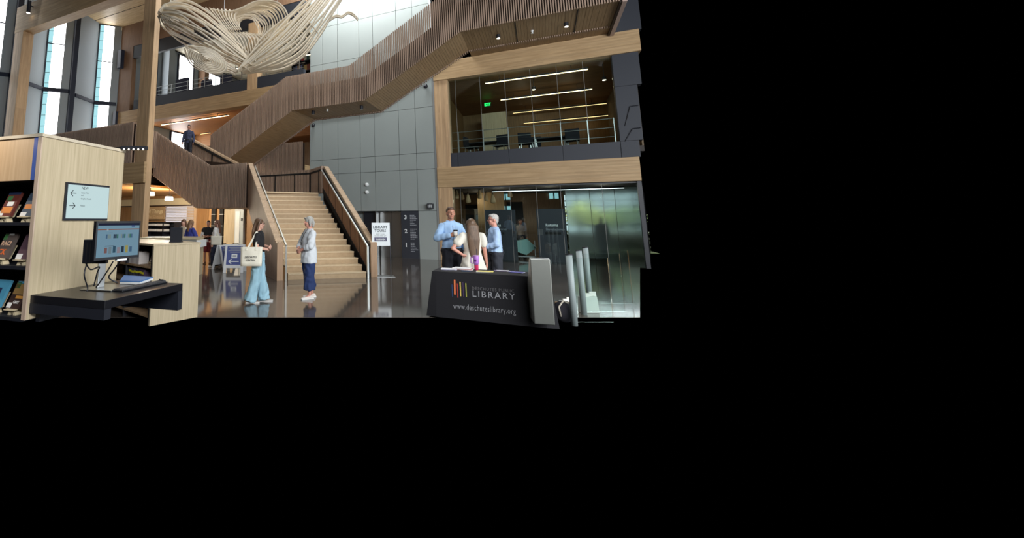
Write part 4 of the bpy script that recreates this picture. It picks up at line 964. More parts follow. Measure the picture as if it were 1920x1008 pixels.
# ---- tall bookcase, wall sign, desk with computer (their own slightly turned axes)
ANG = R(8.5); ex_ = Vector((_c(ANG), _s(ANG), 0)); ey_ = Vector((-_s(ANG), _c(ANG), 0)); OB = Vector((-4.07, 2.24, 0))
MBK = Matrix.Translation(OB) @ Matrix.Rotation(ANG, 4, 'Z')
def lw(x, y, z): return OB + ex_ * x + ey_ * y + Vector((0, 0, z))
def fbox(x0, x1, y0, y1, z0, z1, name, mat, parent=None, bevel=0): return MB().obox(lw(x0, y0, z0), ex_ * (x1 - x0), ey_ * (y1 - y0), (0, 0, z1 - z0)).build(name, mat, parent, bevel=bevel)
fz = lambda x, y: onP(x, y, OB, ey_).z
CUT = 0.73
bc = thing('tall_bookcase', 'tall pale oak bookcase with black shelves at the left edge', 'bookcase', lw(-0.8, 0.5, CUT))
ZTOP = 2.40
fbox(-0.035, 0.0, 0.0, 1.0, CUT, ZTOP - 0.03, 'end_panel', PALE, bc)
fbox(-0.045, 0.0, -0.012, 0.0, CUT, ZTOP - 0.03, 'end_edge', wood('pinkish edge', (186, 162, 142), (206, 184, 164), 'z', 6, 14), bc)
fbox(-1.75, 0.012, -0.015, 1.01, ZTOP - 0.03, ZTOP, 'top_board', wood('top edge oak', (198, 184, 160), (214, 202, 180), 'x', 5, 12), bc)
zf = fz(66, 337)
fbox(-1.75, -0.108, 0.0, 0.025, zf, ZTOP - 0.03, 'front_fascia', wood('lamplit oak', (206, 172, 132), (226, 194, 154), 'z', 9, 30), bc)  # peach of the lamplight put into the fascia's oak colour
fbox(-0.106, -0.05, -0.004, 0.02, zf, ZTOP - 0.035, 'blue_strip', flat('blue acrylic', (70, 96, 170), 0.35), bc)
fbox(-0.05, -0.035, -0.002, 0.4, CUT, ZTOP - 0.03, 'black_upright', BLACK, bc)
fbox(-1.75, -0.05, 0.46, 0.5, CUT, zf, 'black_back', DARK, bc)
fbox(-1.75, -0.05, 0.025, 0.46, zf, zf + 0.02, 'black_head', DARK, bc)
shz = [fz(60, 416.5), fz(55, 500), CUT + 0.012]
for z in shz: fbox(-1.75, -0.05, 0.0, 0.46, z - 0.03, z, 'shelf', BLACK, bc)
# track light above the tall bookcase
tl = thing('track_light', 'black track light with small bright spots above the tall bookcase', 'track light', lw(-0.3, 0.98, ZTOP))
a = atD(229, 278, 4.75); b = atD(276, 277, 4.75); a.z = b.z = (a.z + b.z) / 2
MB().bar(a, b, 0.05, 0.04).build('rail', BLACK, tl)
for k in range(5):
    q = a.lerp(b, 0.12 + k * 0.19) - Vector((0, 0, 0.018)) - HD * 0.026
    MB().ball(q, 0.009, n=8, m=5).build('spot', LAMP, tl)
MB().bar(a, lw(-0.3, 0.99, ZTOP), 0.03, 0.03).build('arm', BLACK, tl)
# books on the tall bookcase
def fr(px, py, yin=0.06):
    q = onP(px, py, OB + ey_ * yin, ey_); d = q - OB; return d.dot(ex_), q.z
def Mb(x, z, yin=0.06): return MBK @ Matrix.Translation((x, yin, z))
RED, ORG, GRN = BK('red', (150, 52, 44)), BK('orange', (226, 140, 70)), BK('green', (70, 120, 70))
WH, NV, SKY_, GOLD, DKB = BK('white', (236, 234, 230)), BK('navy', (40, 50, 80)), BK('sky', (80, 150, 180)), BK('gold', (214, 150, 70)), BK('dark brown', (58, 40, 36))
rows = [(-0.50, 0, 0.165, 0.25, BK('maroon', (104, 48, 40)), [(0.0, 1, 0.9, 1.0, NV), (0.3, 0.8, 0.42, 0.6, WH), (0.1, 0.9, 0.12, 0.38, ORG), (0.1, 0.5, 0.66, 0.84, GRN), (0.02, 0.35, 0.02, 0.2, WH)], 'dark red book with orange and green cover on the top shelf of the tall bookcase', None),
        (-0.215, 0, 0.15, 0.24, BK('slate', (70, 84, 100)), [(0.1, 0.9, 0.3, 0.5, ORG), (0.0, 0.5, 0.0, 0.16, WH)], 'slate blue book half hidden by the end panel on the top shelf', None),
        (-0.49, 1, 0.165, 0.25, BK('grey brown', (96, 84, 78)), [(0.02, 0.3, 0.72, 0.95, GRN), (0.35, 0.75, 0.9, 0.98, WH)], 'grey book with orange lettering on the middle shelf of the tall bookcase', [('RACI', 0.05, 0.5, 0.058, BK('peach', (246, 196, 160))), ('CK', 0.1, 0.14, 0.075, BK('bright orange', (236, 110, 50)))]),
        (-0.215, 1, 0.15, 0.24, BK('plum', (90, 66, 76)), [(0.0, 0.5, 0.0, 0.2, WH)], 'plum book half hidden by the end panel on the middle shelf', None),
        (-0.52, 2, 0.165, 0.25, SKY_, [(0.1, 0.6, 0.25, 0.7, NV), (0.1, 0.9, 0.02, 0.2, BK('grey print', (150, 150, 156)))], 'sky blue book at the left edge of the bottom shelf', None),
        (-0.265, 2, 0.165, 0.25, DKB, [(0.05, 0.95, 0.5, 0.88, BK('ochre', (150, 118, 70))), (0.05, 0.4, 0.72, 0.95, GRN), (0.4, 0.95, 0.36, 0.46, GOLD), (0.0, 0.34, 0.02, 0.2, WH), (0.1, 0.6, 0.9, 0.98, SKY_)], 'dark brown book titled grit on the bottom shelf of the tall bookcase', [('GRIT', 0.38, 0.18, 0.034, WH)])]
for px, ri, w_, h_, cov, bl, lab, words in rows:
    x = px
    display_book(Mb(x, shz[ri]), w_, h_, cov, bl, lab, 'display books on the tall bookcase', words)
lamp_d = bpy.data.lights.new('shelf_fill', 'SPOT'); lamp_d.energy = 42; lamp_d.spot_size = R(75); lamp_d.color = (1, 0.86, 0.7); lamp_d.shadow_soft_size = 0.04  # unseen spot added to brighten the shelves
lamp_o = bpy.data.objects.new('shelf_fill', lamp_d); COL.objects.link(lamp_o); lamp_o.location = lw(-1.15, -0.5, 2.75)
lamp_o.rotation_euler = (lw(-0.35, 0.1, 1.4) - lamp_o.location).to_track_quat('-Z', 'Y').to_euler()
lh = thing('added_shelf_spot', 'black spotlight arm lighting the tall bookcase shelves', 'lamp', lw(-1.15, -0.5, 2.75))
MB().tube([lw(-1.18, -0.56, 2.86), lw(-1.15, -0.51, 2.77)], 0.03, 10).build('head', BLACK, lh); MB().bar(lw(-1.17, -0.54, 2.82), lw(-1.17, 0.2, ZTOP), 0.02, 0.02).build('arm', BLACK, lh)
# sign on the end panel
Wp = lambda x, y: onP(x, y, OB + ex_ * 0.012, ex_)
tl_, br_ = Wp(124, 341), Wp(200, 414); y0, y1 = (tl_ - OB).dot(ey_), (br_ - OB).dot(ey_); z1, z0 = tl_.z, Wp(122, 413).z
ws = thing('wall_sign', 'white lit direction sign with arrows on the oak end panel', 'sign', lw(0.01, (y0 + y1) / 2, z0))
fbox(0.001, 0.02, y0, y1, z0, z1, 'frame', BLACK, ws); fbox(0.02, 0.024, y0 + 0.02, y1 - 0.006, z0 + 0.02, z1 - 0.02, 'panel', emit('lit sign panel', (214, 240, 242), 0.8), ws)
INK = flat('black ink', (24, 26, 34), 0.7, 0, 0)
rot_e = (R(90), 0, ANG + R(90))
def sgn(body, px, py, size, width=None):
    q = Wp(px, py); yy = (q - OB).dot(ey_); return text(body, 'lettering', size, INK, ws, lw(0.026, yy, q.z), rot_e, depth=0.0004, width=width)
sgn('NEW', 151, 354.5, 0.036); sgn('Large Print', 150.5, 362.5, 0.02); sgn('and', 150, 367, 0.02); sgn('Graphic Novels', 149.5, 373.5, 0.02); sgn('Fiction', 148.5, 386.5, 0.02)
def arrow(px, py, dirn):
    q = Wp(px, py); yy = (q - OB).dot(ey_); mb = MB(); c = lambda a, b: lw(0.026, yy + a * dirn, q.z + b)
    for a, b in (((-0.035, 0), (0.03, 0)), ((0.03, 0), (0.0, 0.03)), ((0.03, 0), (0.0, -0.03))): mb.bar(c(*a), c(*b), 0.006, 0.002, ex_)
    mb.build('arrow', INK, ws)
arrow(135.5, 362, -1); arrow(134, 385.5, 1)
# desk
DZ = 0.94
dk = thing('computer_desk', 'black waterfall computer desk standing against the tall bookcase', 'desk', lw(0.42, 0.5, 0.6))
fbox(0.004, 0.85, 0.02, 1.04, DZ - 0.07, DZ, 'top', flat('black desk laminate', (26, 26, 30), 0.28), dk, 0.004)
fbox(0.004, 0.85, 0.02, 0.09, 0.785, DZ - 0.07, 'end_panel', BLACK, dk); fbox(0.004, 0.85, 0.97, 1.04, 0.68, DZ - 0.07, 'end_panel', BLACK, dk); fbox(0.004, 0.05, 0.09, 0.97, 0.7, DZ - 0.07, 'modesty_panel', BLACK, dk)
# monitor
mt = thing('monitor', 'computer monitor showing a catalogue page on the black desk', 'monitor', onZ(192, 543, DZ))
pL, pR = atD(178.5, 452, 3.42), atD(262, 447.5, 3.78); wv = Vector((pR.x - pL.x, pR.y - pL.y, 0)); W_ = wv.length; wv.normalize(); nv = Vector((wv.y, -wv.x, 0))
hv = (atD(178, 414, 3.42) - atD(176, 489, 3.42)).length; zc = (pL.z + pR.z) / 2; uv = Vector((0, 0, 1)); c0 = Vector((pL.x, pL.y, zc - hv / 2))
MB().obox(c0, wv * W_, nv * -0.035, uv * hv).build('bezel', flat('black plastic', (22, 24, 30), 0.4), mt)
scr = MB().obox(c0 + wv * 0.014 + uv * 0.022 + nv * 0.001, wv * (W_ - 0.028), nv * 0.002, uv * (hv - 0.04)).build('screen', emit('screen blue grey', (122, 156, 176), 0.75), mt)
def spatch(u0, u1, v0, v1, m, nm='screen_print'):
    ww, hh = W_ - 0.028, hv - 0.04; o = c0 + wv * (0.014 + u0 * ww) + uv * (0.022 + v0 * hh) + nv * 0.0035
    MB().obox(o, wv * ((u1 - u0) * ww), nv * 0.0006, uv * ((v1 - v0) * hh)).build(nm, m, scr)
E_ = lambda n, c: emit('screen ' + n, c, 0.7)
spatch(0, 1, 0.93, 1.0, E_('navy', (40, 44, 66))); spatch(0.0, 1.0, 0.80, 0.83, E_('orange', (150, 100, 84))); spatch(0.2, 0.24, 0.77, 0.84, E_('pale', (160, 180, 190))); spatch(0.8, 0.88, 0.89, 0.94, E_('mid blue', (70, 90, 140)))
random.seed(9)
for i in range(4):
    for j in range(3):
        spatch(0.19 + i * 0.175 + j * 0.04, 0.225 + i * 0.175 + j * 0.04, 0.55, 0.67, E_(*random.choice((('g', (70, 120, 110)), ('d', (50, 66, 84)), ('p', (130, 150, 150)), ('b', (80, 110, 140))))))
for i, c in enumerate((('r', (130, 96, 96)), ('s', (120, 140, 150)), ('t', (60, 90, 110)), ('u', (150, 140, 150)), ('v', (50, 64, 80)), ('w', (170, 160, 90)), ('x', (80, 110, 140)))): spatch(0.17 + i * 0.1, 0.235 + i * 0.1, 0.1 if i % 2 else 0.12, 0.28 + 0.02 * (i % 3), E_(*c))
spatch(0.18, 0.4, 0.32, 0.335, E_('line', (80, 96, 110))); spatch(0.2, 0.34, 0.71, 0.72, E_('line', (80, 96, 110)))
bq = onZ(192, 543, DZ); zb_ = DZ
MB().obox(onZ(149, 544, DZ), onZ(208, 547, DZ) - onZ(149, 544, DZ), onZ(196, 534, DZ) - onZ(149, 544, DZ), (0, 0, 0.012)).build('base', STEEL, mt, bevel=0.003)
col = Vector((onZ(188, 541, DZ).x, onZ(188, 541, DZ).y, 0))
cc = c0 + wv * (W_ / 2) - nv * 0.06
MB().obox(col - wv * 0.03 + Vector((0, 0, DZ + 0.01)), wv * 0.075, nv * -0.03, (0, 0, 0.42)).build('column', ALU, mt, bevel=0.006)
MB().bar(col + Vector((0, 0, DZ + 0.36)), c0 + wv * (W_ * 0.4) - nv * 0.035 + uv * hv * 0.6, 0.05, 0.06).build('arm', BLACK, mt)
MB().obox(c0 + wv * (W_ * 0.5) - uv * 0.016, wv * 0.09, nv * -0.03, (0, 0, 0.016)).build('camera_bar', WHITE, mt)
# mini computer mounted behind the monitor, cables
q = atD(153, 494, 3.62); q2 = atD(153, 449, 3.62)
mc = thing('mini_computer', 'black slim computer box mounted behind the monitor', 'computer', q)
MB().obox(q, RT * 0.2, HD * 0.05, (0, 0, q2.z - q.z)).build('case', flat('black plastic', (22, 24, 30), 0.4), mc, bevel=0.006)
for k in range(5): MB().obox(q + RT * (0.03 + k * 0.03) - HD * 0.002, RT * 0.008, HD * 0.003, (0, 0, (q2.z - q.z) * 0.85)).build('vent', DARK, mc)
for i, (pts, lab) in enumerate((([(163, 493, 3.65), (158, 515, 3.6), (164, 538, 3.7), (163, 545, 3.6)], 'black cable drooping at the left below the mini computer'), ([(160, 492, 3.68), (170, 505, 3.66), (186, 500, 3.7), (182, 512, 3.72), (176, 536, 3.75)], 'black cable looping below the mini computer'), ([(212, 490, 3.6), (205, 502, 3.65), (196, 516, 3.72), (185, 532, 3.78), (180, 538, 3.8)], 'black cable running down behind the monitor column'), ([(226, 488, 3.72), (214, 505, 3.75), (204, 520, 3.8), (220, 530, 3.85)], 'black cable hanging under the monitor on the right'))):
    P = [atD(*p) for p in pts]; S = []
    for j in range(len(P) - 1):
        p_1, p_2 = P[j], P[j + 1]; p_0 = P[max(0, j - 1)]; p_3 = P[min(len(P) - 1, j + 2)]
        for k in range(6):
            t = k / 6; S.append(0.5 * ((2 * p_1) + (p_2 - p_0) * t + (2 * p_0 - 5 * p_1 + 4 * p_2 - p_3) * t * t + (3 * p_1 - p_0 - 3 * p_2 + p_3) * t ** 3))
    S.append(P[-1]); tag(MB().tube(S, 0.006, 6).build('cable', BLACK, smooth=True), lab, 'cable', 'cables behind the monitor')
# keyboard, mouse, folder
ka, kb_, kc_ = onZ(209, 546, DZ), onZ(296, 529, DZ), onZ(222, 551, DZ)
kx = kb_ - ka; ky = Vector((kx.y, -kx.x, 0)).normalized() * 0.13
kbd = thing('keyboard', 'black keyboard lying on the desk in front of the monitor', 'keyboard', ka + Vector((0, 0, 0.001)))
MB().obox(ka + Vector((0, 0, 0.002)), kx, ky, (0, 0, 0.014)).build('body', flat('black plastic', (22, 24, 30), 0.4), kbd, bevel=0.004)
keys = MB()
for i in range(15):
    for j in range(5): keys.obox(ka + kx * (0.02 + i * 0.064) + ky * (0.07 + j * 0.18) + Vector((0, 0, 0.016)), kx * 0.055, ky * 0.15, (0, 0, 0.006))
tag(keys.build('keys', flat('key grey', (44, 46, 52), 0.5), kbd), kind='stuff')
q = onZ(303, 529.5, DZ)
ms = thing('mouse', 'black computer mouse at the right end of the keyboard', 'mouse', q)
MB().ball(q + Vector((0, 0, 0.012)), 0.055, 0.034, 0.022).build('shell', flat('black plastic', (22, 24, 30), 0.4), ms, True); MB().ball(q + Vector((-0.02, -0.01, 0.034)), 0.012, 0.004, 0.004).build('wheel', DARK, ms, True)
fo = [onZ(224, 533, DZ), onZ(262, 534, DZ), onZ(287, 525, DZ), onZ(232, 522, DZ)]
fd = thing('folder', 'blue folder of papers lying behind the keyboard', 'folder', fo[0])
MB().prism([p + Vector((0, 0, 0.004)) for p in fo], (0, 0, 0.022)).build('papers', WHITE, fd); MB().prism([p + Vector((0, 0, 0.026)) for p in fo], (0, 0, 0.012)).build('cover', flat('blue card', (62, 116, 180), 0.4), fd)
# spotlight on the roof beam at the upper left
q = onY(53, 24, 10.6)
sp = thing('beam_spotlight', 'lit black cylinder spotlight on the roof beam at the upper left', 'spotlight', q)
MB().tube([q, q + Vector((0, 0, 0.62))], 0.085, 14).build('barrel', BLACK, sp); MB().tube([q - Vector((0, 0, 0.01)), q + Vector((0, 0, 0.005))], 0.08, 14).build('lens', LAMP, sp); MB().bar(q + Vector((0, 0, 0.4)), q + Vector((0, 0.22, 0.4)), 0.04, 0.04).build('bracket', BLACK, sp)

# ---- floor standing signs
def aframe(P, ang, w_, h_, label, full=True):
    t = thing('a_frame_sign', label, 'sign', P, None, ang); wm = flat('white plastic', (220, 222, 224), 0.5); bm = flat('blue poster', (76, 88, 146), 0.5)
    for sg_ in (1, -1):
        M = Matrix.Translation((0, -0.24 * sg_, 0)) @ Matrix.Rotation(R(-14.5 * sg_), 4, 'X')
        def put(x0, x1, y0, y1, z0, z1, nm, m):
            mb = MB().box(x0, x1, y0, y1, z0, z1); mb.v = [tuple(M @ Vector(p)) for p in mb.v]; mb.build(nm, m, t, local=True)
        put(-w_ / 2, w_ / 2, -0.015, 0.015, 0.14, h_, 'board', wm)
        for s2 in (-1, 1): put(s2 * w_ / 2 - (0.09 if s2 > 0 else 0), s2 * w_ / 2 + (0.09 if s2 < 0 else 0), -0.015, 0.015, 0, 0.14, 'leg', wm)
        y = -0.018 if sg_ > 0 else 0.016
        put(-w_ / 2 + 0.07, w_ / 2 - 0.06, y, y + 0.002, 0.24, h_ - 0.05, 'poster', bm)
        if sg_ > 0:
            y = -0.021
            for k, (a, b) in enumerate(((0.12, 0.1), (0.16, 0.14), (0.11, 0.1), (0.17, 0.15))): put(-w_ / 2 + a, w_ / 2 - b, y, y + 0.002, h_ - 0.10 - k * 0.05, h_ - 0.08 - k * 0.05, 'lettering', LETG)
            put(-0.09, 0.09, y, y + 0.002, h_ - 0.42, h_ - 0.29, 'notice', LETW); put(-0.05, 0.05, y - 0.001, y + 0.001, h_ - 0.38, h_ - 0.33, 'notice_print', LETG)
            put(-0.15, 0.15, y, y + 0.002, h_ - 0.535, h_ - 0.505, 'arrow', LETW)
            for s3 in (-1, 1):
                mb = MB().bar((-0.16, y, h_ - 0.52), (-0.08, y, h_ - 0.52 + s3 * 0.07), 0.003, 0.03); mb.v = [tuple(M @ Vector(p)) for p in mb.v]; mb.build('arrow', LETW, t, local=True)
    MB().tube([(-0.12, 0, h_ - 0.03), (-0.06, 0, h_ + 0.015), (0.06, 0, h_ + 0.015), (0.12, 0, h_ - 0.03)], 0.012, 6).build('handle', BLACK, t, local=True)
q = onZ(438, 511, 0); aframe(q + HD * 0.2, YAW - R(2), 0.62, 0.86, 'white a-frame sign with blue poster and white arrow left of the stairs')
q = onZ(416, 505, 0); aframe(q + HD * 0.25, YAW + R(62), 0.6, 0.8, 'second a-frame sign turned edge-on beside the woman in white')
q = onZ(733, 518, 0)
po = thing('poster_stand', 'slim black poster stand reading library tours beside the right newel', 'sign', (q.x, q.y, 0), None, YAW)
PX0 = -0.55
box('pole', -0.012, 0.012, -0.012, 0.012, 0.015, 1.5, BLACK, po, 0, True); box('base', -0.42, 0.10, -0.16, 0.16, 0, 0.015, STEEL, po, 0, True)
box('poster_board', -0.53, -0.01, -0.035, -0.015, 0.86, 1.52, flat('poster white', (238, 244, 246), 0.5), po, 0, True)
def ptx(b_, x, z, sz, wd, m=None, bold=0.003):
    t = text(b_, 'lettering', sz, m or flat('poster ink', (60, 70, 78), 0.6), None, (0, 0, 0), (R(90), 0, 0), 'CENTER', 0.001, bold, 1.1, wd); t.parent = po; t.location = (x, -0.037, z)
ptx('LIBRARY', -0.285, 1.36, 0.1, 0.42); ptx('TOURS', -0.285, 1.255, 0.1, 0.33); ptx('MEET YOUR', -0.285, 1.18, 0.036, 0.24, None, 0); ptx('GUIDE HERE AT', -0.285, 1.13, 0.036, 0.33, None, 0)
box('time_bar', -0.46, -0.10, -0.038, -0.035, 0.99, 1.1, flat('poster bar', (84, 82, 110), 0.5), po, 0, True)
t_ = text('10:00 A.M.', 'lettering', 0.075, LETW, None, (0, 0, 0), (R(90), 0, 0), 'CENTER', 0.001, 0.002, 1.0, 0.28); t_.parent = po; t_.location = (-0.28, -0.041, 1.02)

# ================================================================== TABLE AND GATES, RIGHT FOREGROUND
TZ = 0.74; TX0, TX1, TY0, TY1 = -1.70, 0.05, 7.43, 8.05
tb = thing('folding_table', 'folding table under the black library cloth', 'table', ((TX0 + TX1) / 2, (TY0 + TY1) / 2, 0))
box('top', TX0 + 0.02, TX1 - 0.02, TY0 + 0.02, TY1 - 0.02, TZ - 0.04, TZ - 0.008, GREYL, tb)
for xx in (TX0 + 0.2, TX1 - 0.2):
    for yy in (TY0 + 0.12, TY1 - 0.12): MB().tube([(xx, yy, 0), (xx, yy, TZ - 0.04)], 0.014, 8).build('leg', STEEL, tb)
CLOTH = flat('black table cloth', (20, 19, 24), 0.85, 0, 0.15, 8, 0.15)
cl = thing('tablecloth', 'black tablecloth printed with the library logo over the folding table', 'tablecloth', ((TX0 + TX1) / 2, (TY0 + TY1) / 2, 0.02))
mb = MB(); NR = 14
ring = []
def edge_pts():
    P = []
    for i in range(25): P.append((lerp(TX0, TX1, i / 24), TY0, 0, -1))
    for i in range(1, 9): P.append((TX1, lerp(TY0, TY1, i / 8), 1, 0))
    for i in range(1, 25): P.append((lerp(TX1, TX0, i / 24), TY1, 0, 1))
    for i in range(1, 8): P.append((TX0, lerp(TY1, TY0, i / 8), -1, 0))
    return P
EP = edge_pts(); n = len(EP)
FL = 0.13
for j in range(NR + 1):
    t = j / NR
    for i, (x, y, nx, ny) in enumerate(EP):
        corner = 1.0 if i in (0, 24, 32, 56) else 0.0
        if corner:
            nx = -1 if x < -1 else 1; ny = -1 if y < 7.7 else 1
        wob = 0.0 if ny < 0 and not corner else 0.025 * math.sin(i * 1.3) * t
        off = FL * t * (0.75 if corner else 1.0) + wob
        mb.v.append((x + nx * off * (0.6 if nx and not corner else 1), y + ny * off, TZ - t * (TZ - 0.025)))
for j in range(NR):
    for i in range(n): mb.f.append((j * n + i, (j + 1) * n + i, (j + 1) * n + (i + 1) % n, j * n + (i + 1) % n))
mb.f.append(tuple(range(n)))
mb.build('drape', CLOTH, cl)
nf = Vector((0, -(TZ - 0.025), FL)).normalized(); nf = Vector((0, nf.y, -abs(nf.z) * -1))
PF = Vector((TX0, TY0, TZ)); tilt = math.atan2(FL, TZ - 0.025); NF = Vector((0, -math.cos(tilt), math.sin(tilt)))
onF = lambda x, y: onP(x, y, PF + NF * 0.004, NF)
rotF = (R(90) - tilt, 0, 0)
def clt(b_, x, y, x2, sz, m, bold=0.0, sp=1.0):
    a = onF(x, y); b = onF(x2, y); text(b_, 'lettering', sz, m, cl, a, rotF, 'LEFT', 0.0006, bold, sp, width=(b.x - a.x))
LG = flat('silver grey print', (150, 150, 154), 0.6, 0, 0)
clt('DESCHUTES PUBLIC', 884.5, 542.5, 963, 0.066, flat('dim grey print', (96, 94, 96), 0.6, 0, 0), 0, 1.2)
clt('LIBRARY', 885, 555.5, 964.5, 0.135, LG, 0.0, 1.25)
clt('www.deschuteslibrary.org', 850, 578, 966.5, 0.125, LG, -0.001, 1.1)
for x, ya, yb, c, w_ in ((848.5, 533, 556, (44, 74, 124), 0.009), (853.0, 524, 552, (222, 116, 64), 0.026), (858.5, 531, 558, (170, 52, 40), 0.013), (863.8, 528, 555, (226, 196, 90), 0.018), (869, 529, 556, (72, 48, 92), 0.010), (874.5, 530.5, 556, (168, 172, 70), 0.016)):
    a = onF(x, yb); b = onF(x - 1.2 if c[0] != 222 else x - 0.6, ya)
    MB().bar(a, b, w_, 0.002, NF).build('logo_bar', flat('logo %d %d' % (c[0], c[2]), c, 0.6, 0, 0), cl)
# things on the table
def on_t(x, y, dz=0.0): return onZ(x, y, TZ + dz)
random.seed(21)
def sheets(label, x0, y0, w_, d_, n, cols, ang, cat='papers', top=None):
    t = thing('paper_stack', label, cat, (x0, y0, TZ), 'papers on the black table', ang); z = 0.002
    for k in range(n):
        mbx = MB().box(-w_ / 2, w_ / 2, -d_ / 2, d_ / 2, 0, 0.003); M = Matrix.Translation((random.uniform(-0.02, 0.02), random.uniform(-0.015, 0.015), z)) @ Matrix.Rotation(random.uniform(-0.12, 0.12), 4, 'Z'); mbx.v = [tuple(M @ Vector(p)) for p in mbx.v]
        mbx.build('sheet', flat('paper %d %d %d' % cols[k % len(cols)], cols[k % len(cols)], 0.6), t, local=True); z += 0.0035
for (px, py, w_, d_, n, cols, ang, lab) in ((842, 505.5, 0.24, 0.18, 6, ((224, 222, 232), (190, 186, 210), (240, 240, 244)), 0.2, 'pale lilac leaflets at the left end of the black table'), (868, 505, 0.3, 0.2, 8, ((232, 226, 228), (240, 240, 240), (200, 70, 60)), -0.1, 'white and red booklets left of the tumbler'), (872, 508.5, 0.14, 0.1, 2, ((60, 96, 130), (40, 70, 110)), 0.3, 'small blue cards in front of the booklets'), (910, 509.5, 0.26, 0.16, 3, ((240, 242, 240), (226, 232, 240), (236, 220, 120)), 0.05, 'bright white flyers in front of the tumbler'), (942, 506, 0.2, 0.12, 3, ((180, 176, 186), (120, 100, 140)), 0.2, 'grey and violet leaflets right of the flyers'), (970, 511, 0.2, 0.14, 3, ((94, 92, 160), (210, 214, 230)), -0.25, 'violet blue leaflets beside the steel gate pillar'), (956, 507.5, 0.12, 0.08, 2, ((236, 236, 230), (220, 220, 220)), 0.0, 'small white cards near the right end of the table')):
    q = on_t(px, py); sheets(lab, min(q.x, -0.1), max(TY0 + 0.08, min(q.y, TY1 - 0.1)), w_, d_, n, cols, ang)
q = on_t(893.5, 506); q.y = min(q.y, 7.95)
tu = thing('tumbler', 'purple and red tumbler with handle and straw on the black table', 'tumbler', (q.x, q.y, TZ))
MB().lathe([(0.03, 0.0), (0.034, 0.01), (0.036, 0.09), (0.036, 0.092)], q, 18).build('lower_cup', flat('tumbler red', (198, 44, 92), 0.35), tu, True)
MB().lathe([(0.036, 0.092), (0.046, 0.13), (0.050, 0.23), (0.048, 0.235)], q, 18).build('upper_cup', flat('tumbler purple', (170, 110, 196), 0.35), tu, True)
MB().lathe([(0.051, 0.235), (0.051, 0.25), (0.01, 0.255)], q, 18).build('lid', flat('tumbler lid', (196, 150, 206), 0.3), tu)
MB().tube([q + Vector((0.012, 0, 0.25)), q + Vector((0.02, 0, 0.36))], 0.005, 8).build('straw', flat('dark straw', (60, 50, 70), 0.4), tu)
MB().tube([q + Vector((-0.045, 0, 0.22)), q + Vector((-0.085, 0, 0.21)), q + Vector((-0.085, 0, 0.12)), q + Vector((-0.042, 0, 0.11))], 0.009, 8).build('handle', MATS['tumbler purple'], tu, True)
MB().ball(q + Vector((-0.005, -0.048, 0.165)), 0.018, 0.004, 0.022).build('print', flat('dark purple print', (70, 30, 90), 0.5), tu, True)
# steel gate pillar and glass gates
zb_ = 0.0
pA, pB = atD(994.5, 500, 6.25), atD(1030.5, 500, 6.25); ztp = atD(1010, 484.5, 6.25).z
gp = thing('gate_pillar', 'brushed steel gate pillar in front of the black table', 'pillar', ((pA.x + pB.x) / 2, (pA.y + pB.y) / 2, 0.06))
wl2 = Vector((pB.x - pA.x, pB.y - pA.y, 0)).length; dv2 = Vector((-_s(R(9)), _c(R(9)), 0)); wv2 = Vector((dv2.y, -dv2.x, 0)) * wl2 * 0.95; o_ = Vector((pA.x, pA.y, 0.14))
STEELD = flat('satin steel', (150, 152, 146), 0.4, 0.85, 0.05, 14)
MB().prism([o_, o_ + dv2 * 0.5, o_ + dv2 * 0.42 + Vector((0, 0, ztp * 0.5)), o_ + dv2 * 0.10 + Vector((0, 0, ztp - 0.14)), o_ + Vector((0, 0, ztp - 0.14))], wv2).build('casing', STEELD, gp, bevel=0.012)
MB().obox(o_ + wv2 * 0.03 + dv2 * 0.02 + Vector((0, 0, ztp - 0.138)), wv2 * 0.94, dv2 * 0.08, (0, 0, 0.006)).build('top_plate', ALU, gp)
sq = o_ + wv2 * 1.02 + dv2 * 0.3 + Vector((0, 0, 0.62)); MB().ball(sq, 0.015).build('sensor', WHITE, gp, True)
gg2 = []
for i, (x, yt, d) in enumerate(((1066.5, 477.5, 6.75), (1085, 469.5, 7.5), (1097.5, 464, 8.2))):
    p_ = atD(x, yt, d)
    g = thing('gate_post', ('nearest', 'middle', 'farthest')[i] + ' aluminium security gate post right of the steel pillar', 'post', (p_.x, p_.y, 0), 'security gate posts')
    MB().tube([(p_.x, p_.y, 0), (p_.x, p_.y, p_.z)], 0.046, 16).build('tube', flat('gate aluminium', (140, 150, 150), 0.5, 0.0, 0.03), g, True); MB().tube([(p_.x, p_.y, p_.z), (p_.x, p_.y, p_.z + 0.012)], 0.054, 16).build('cap', BLACK, g)
    gg2.append(p_)
    r_ = Vector((RT.x, RT.y, 0))
    gl = tag(MB().obox(Vector((p_.x, p_.y, 0.05)) + r_ * 0.055, r_ * (0.55 + 0.1 * i), HD * 0.012, (0, 0, p_.z - 0.1)).build('gate_leaf', glass('gate glass', (250, 253, 252), 1.45, 0.9)), ('nearest', 'middle', 'farthest')[i] + ' clear glass gate leaf beside its aluminium post', 'glass gate', 'glass gate leaves')
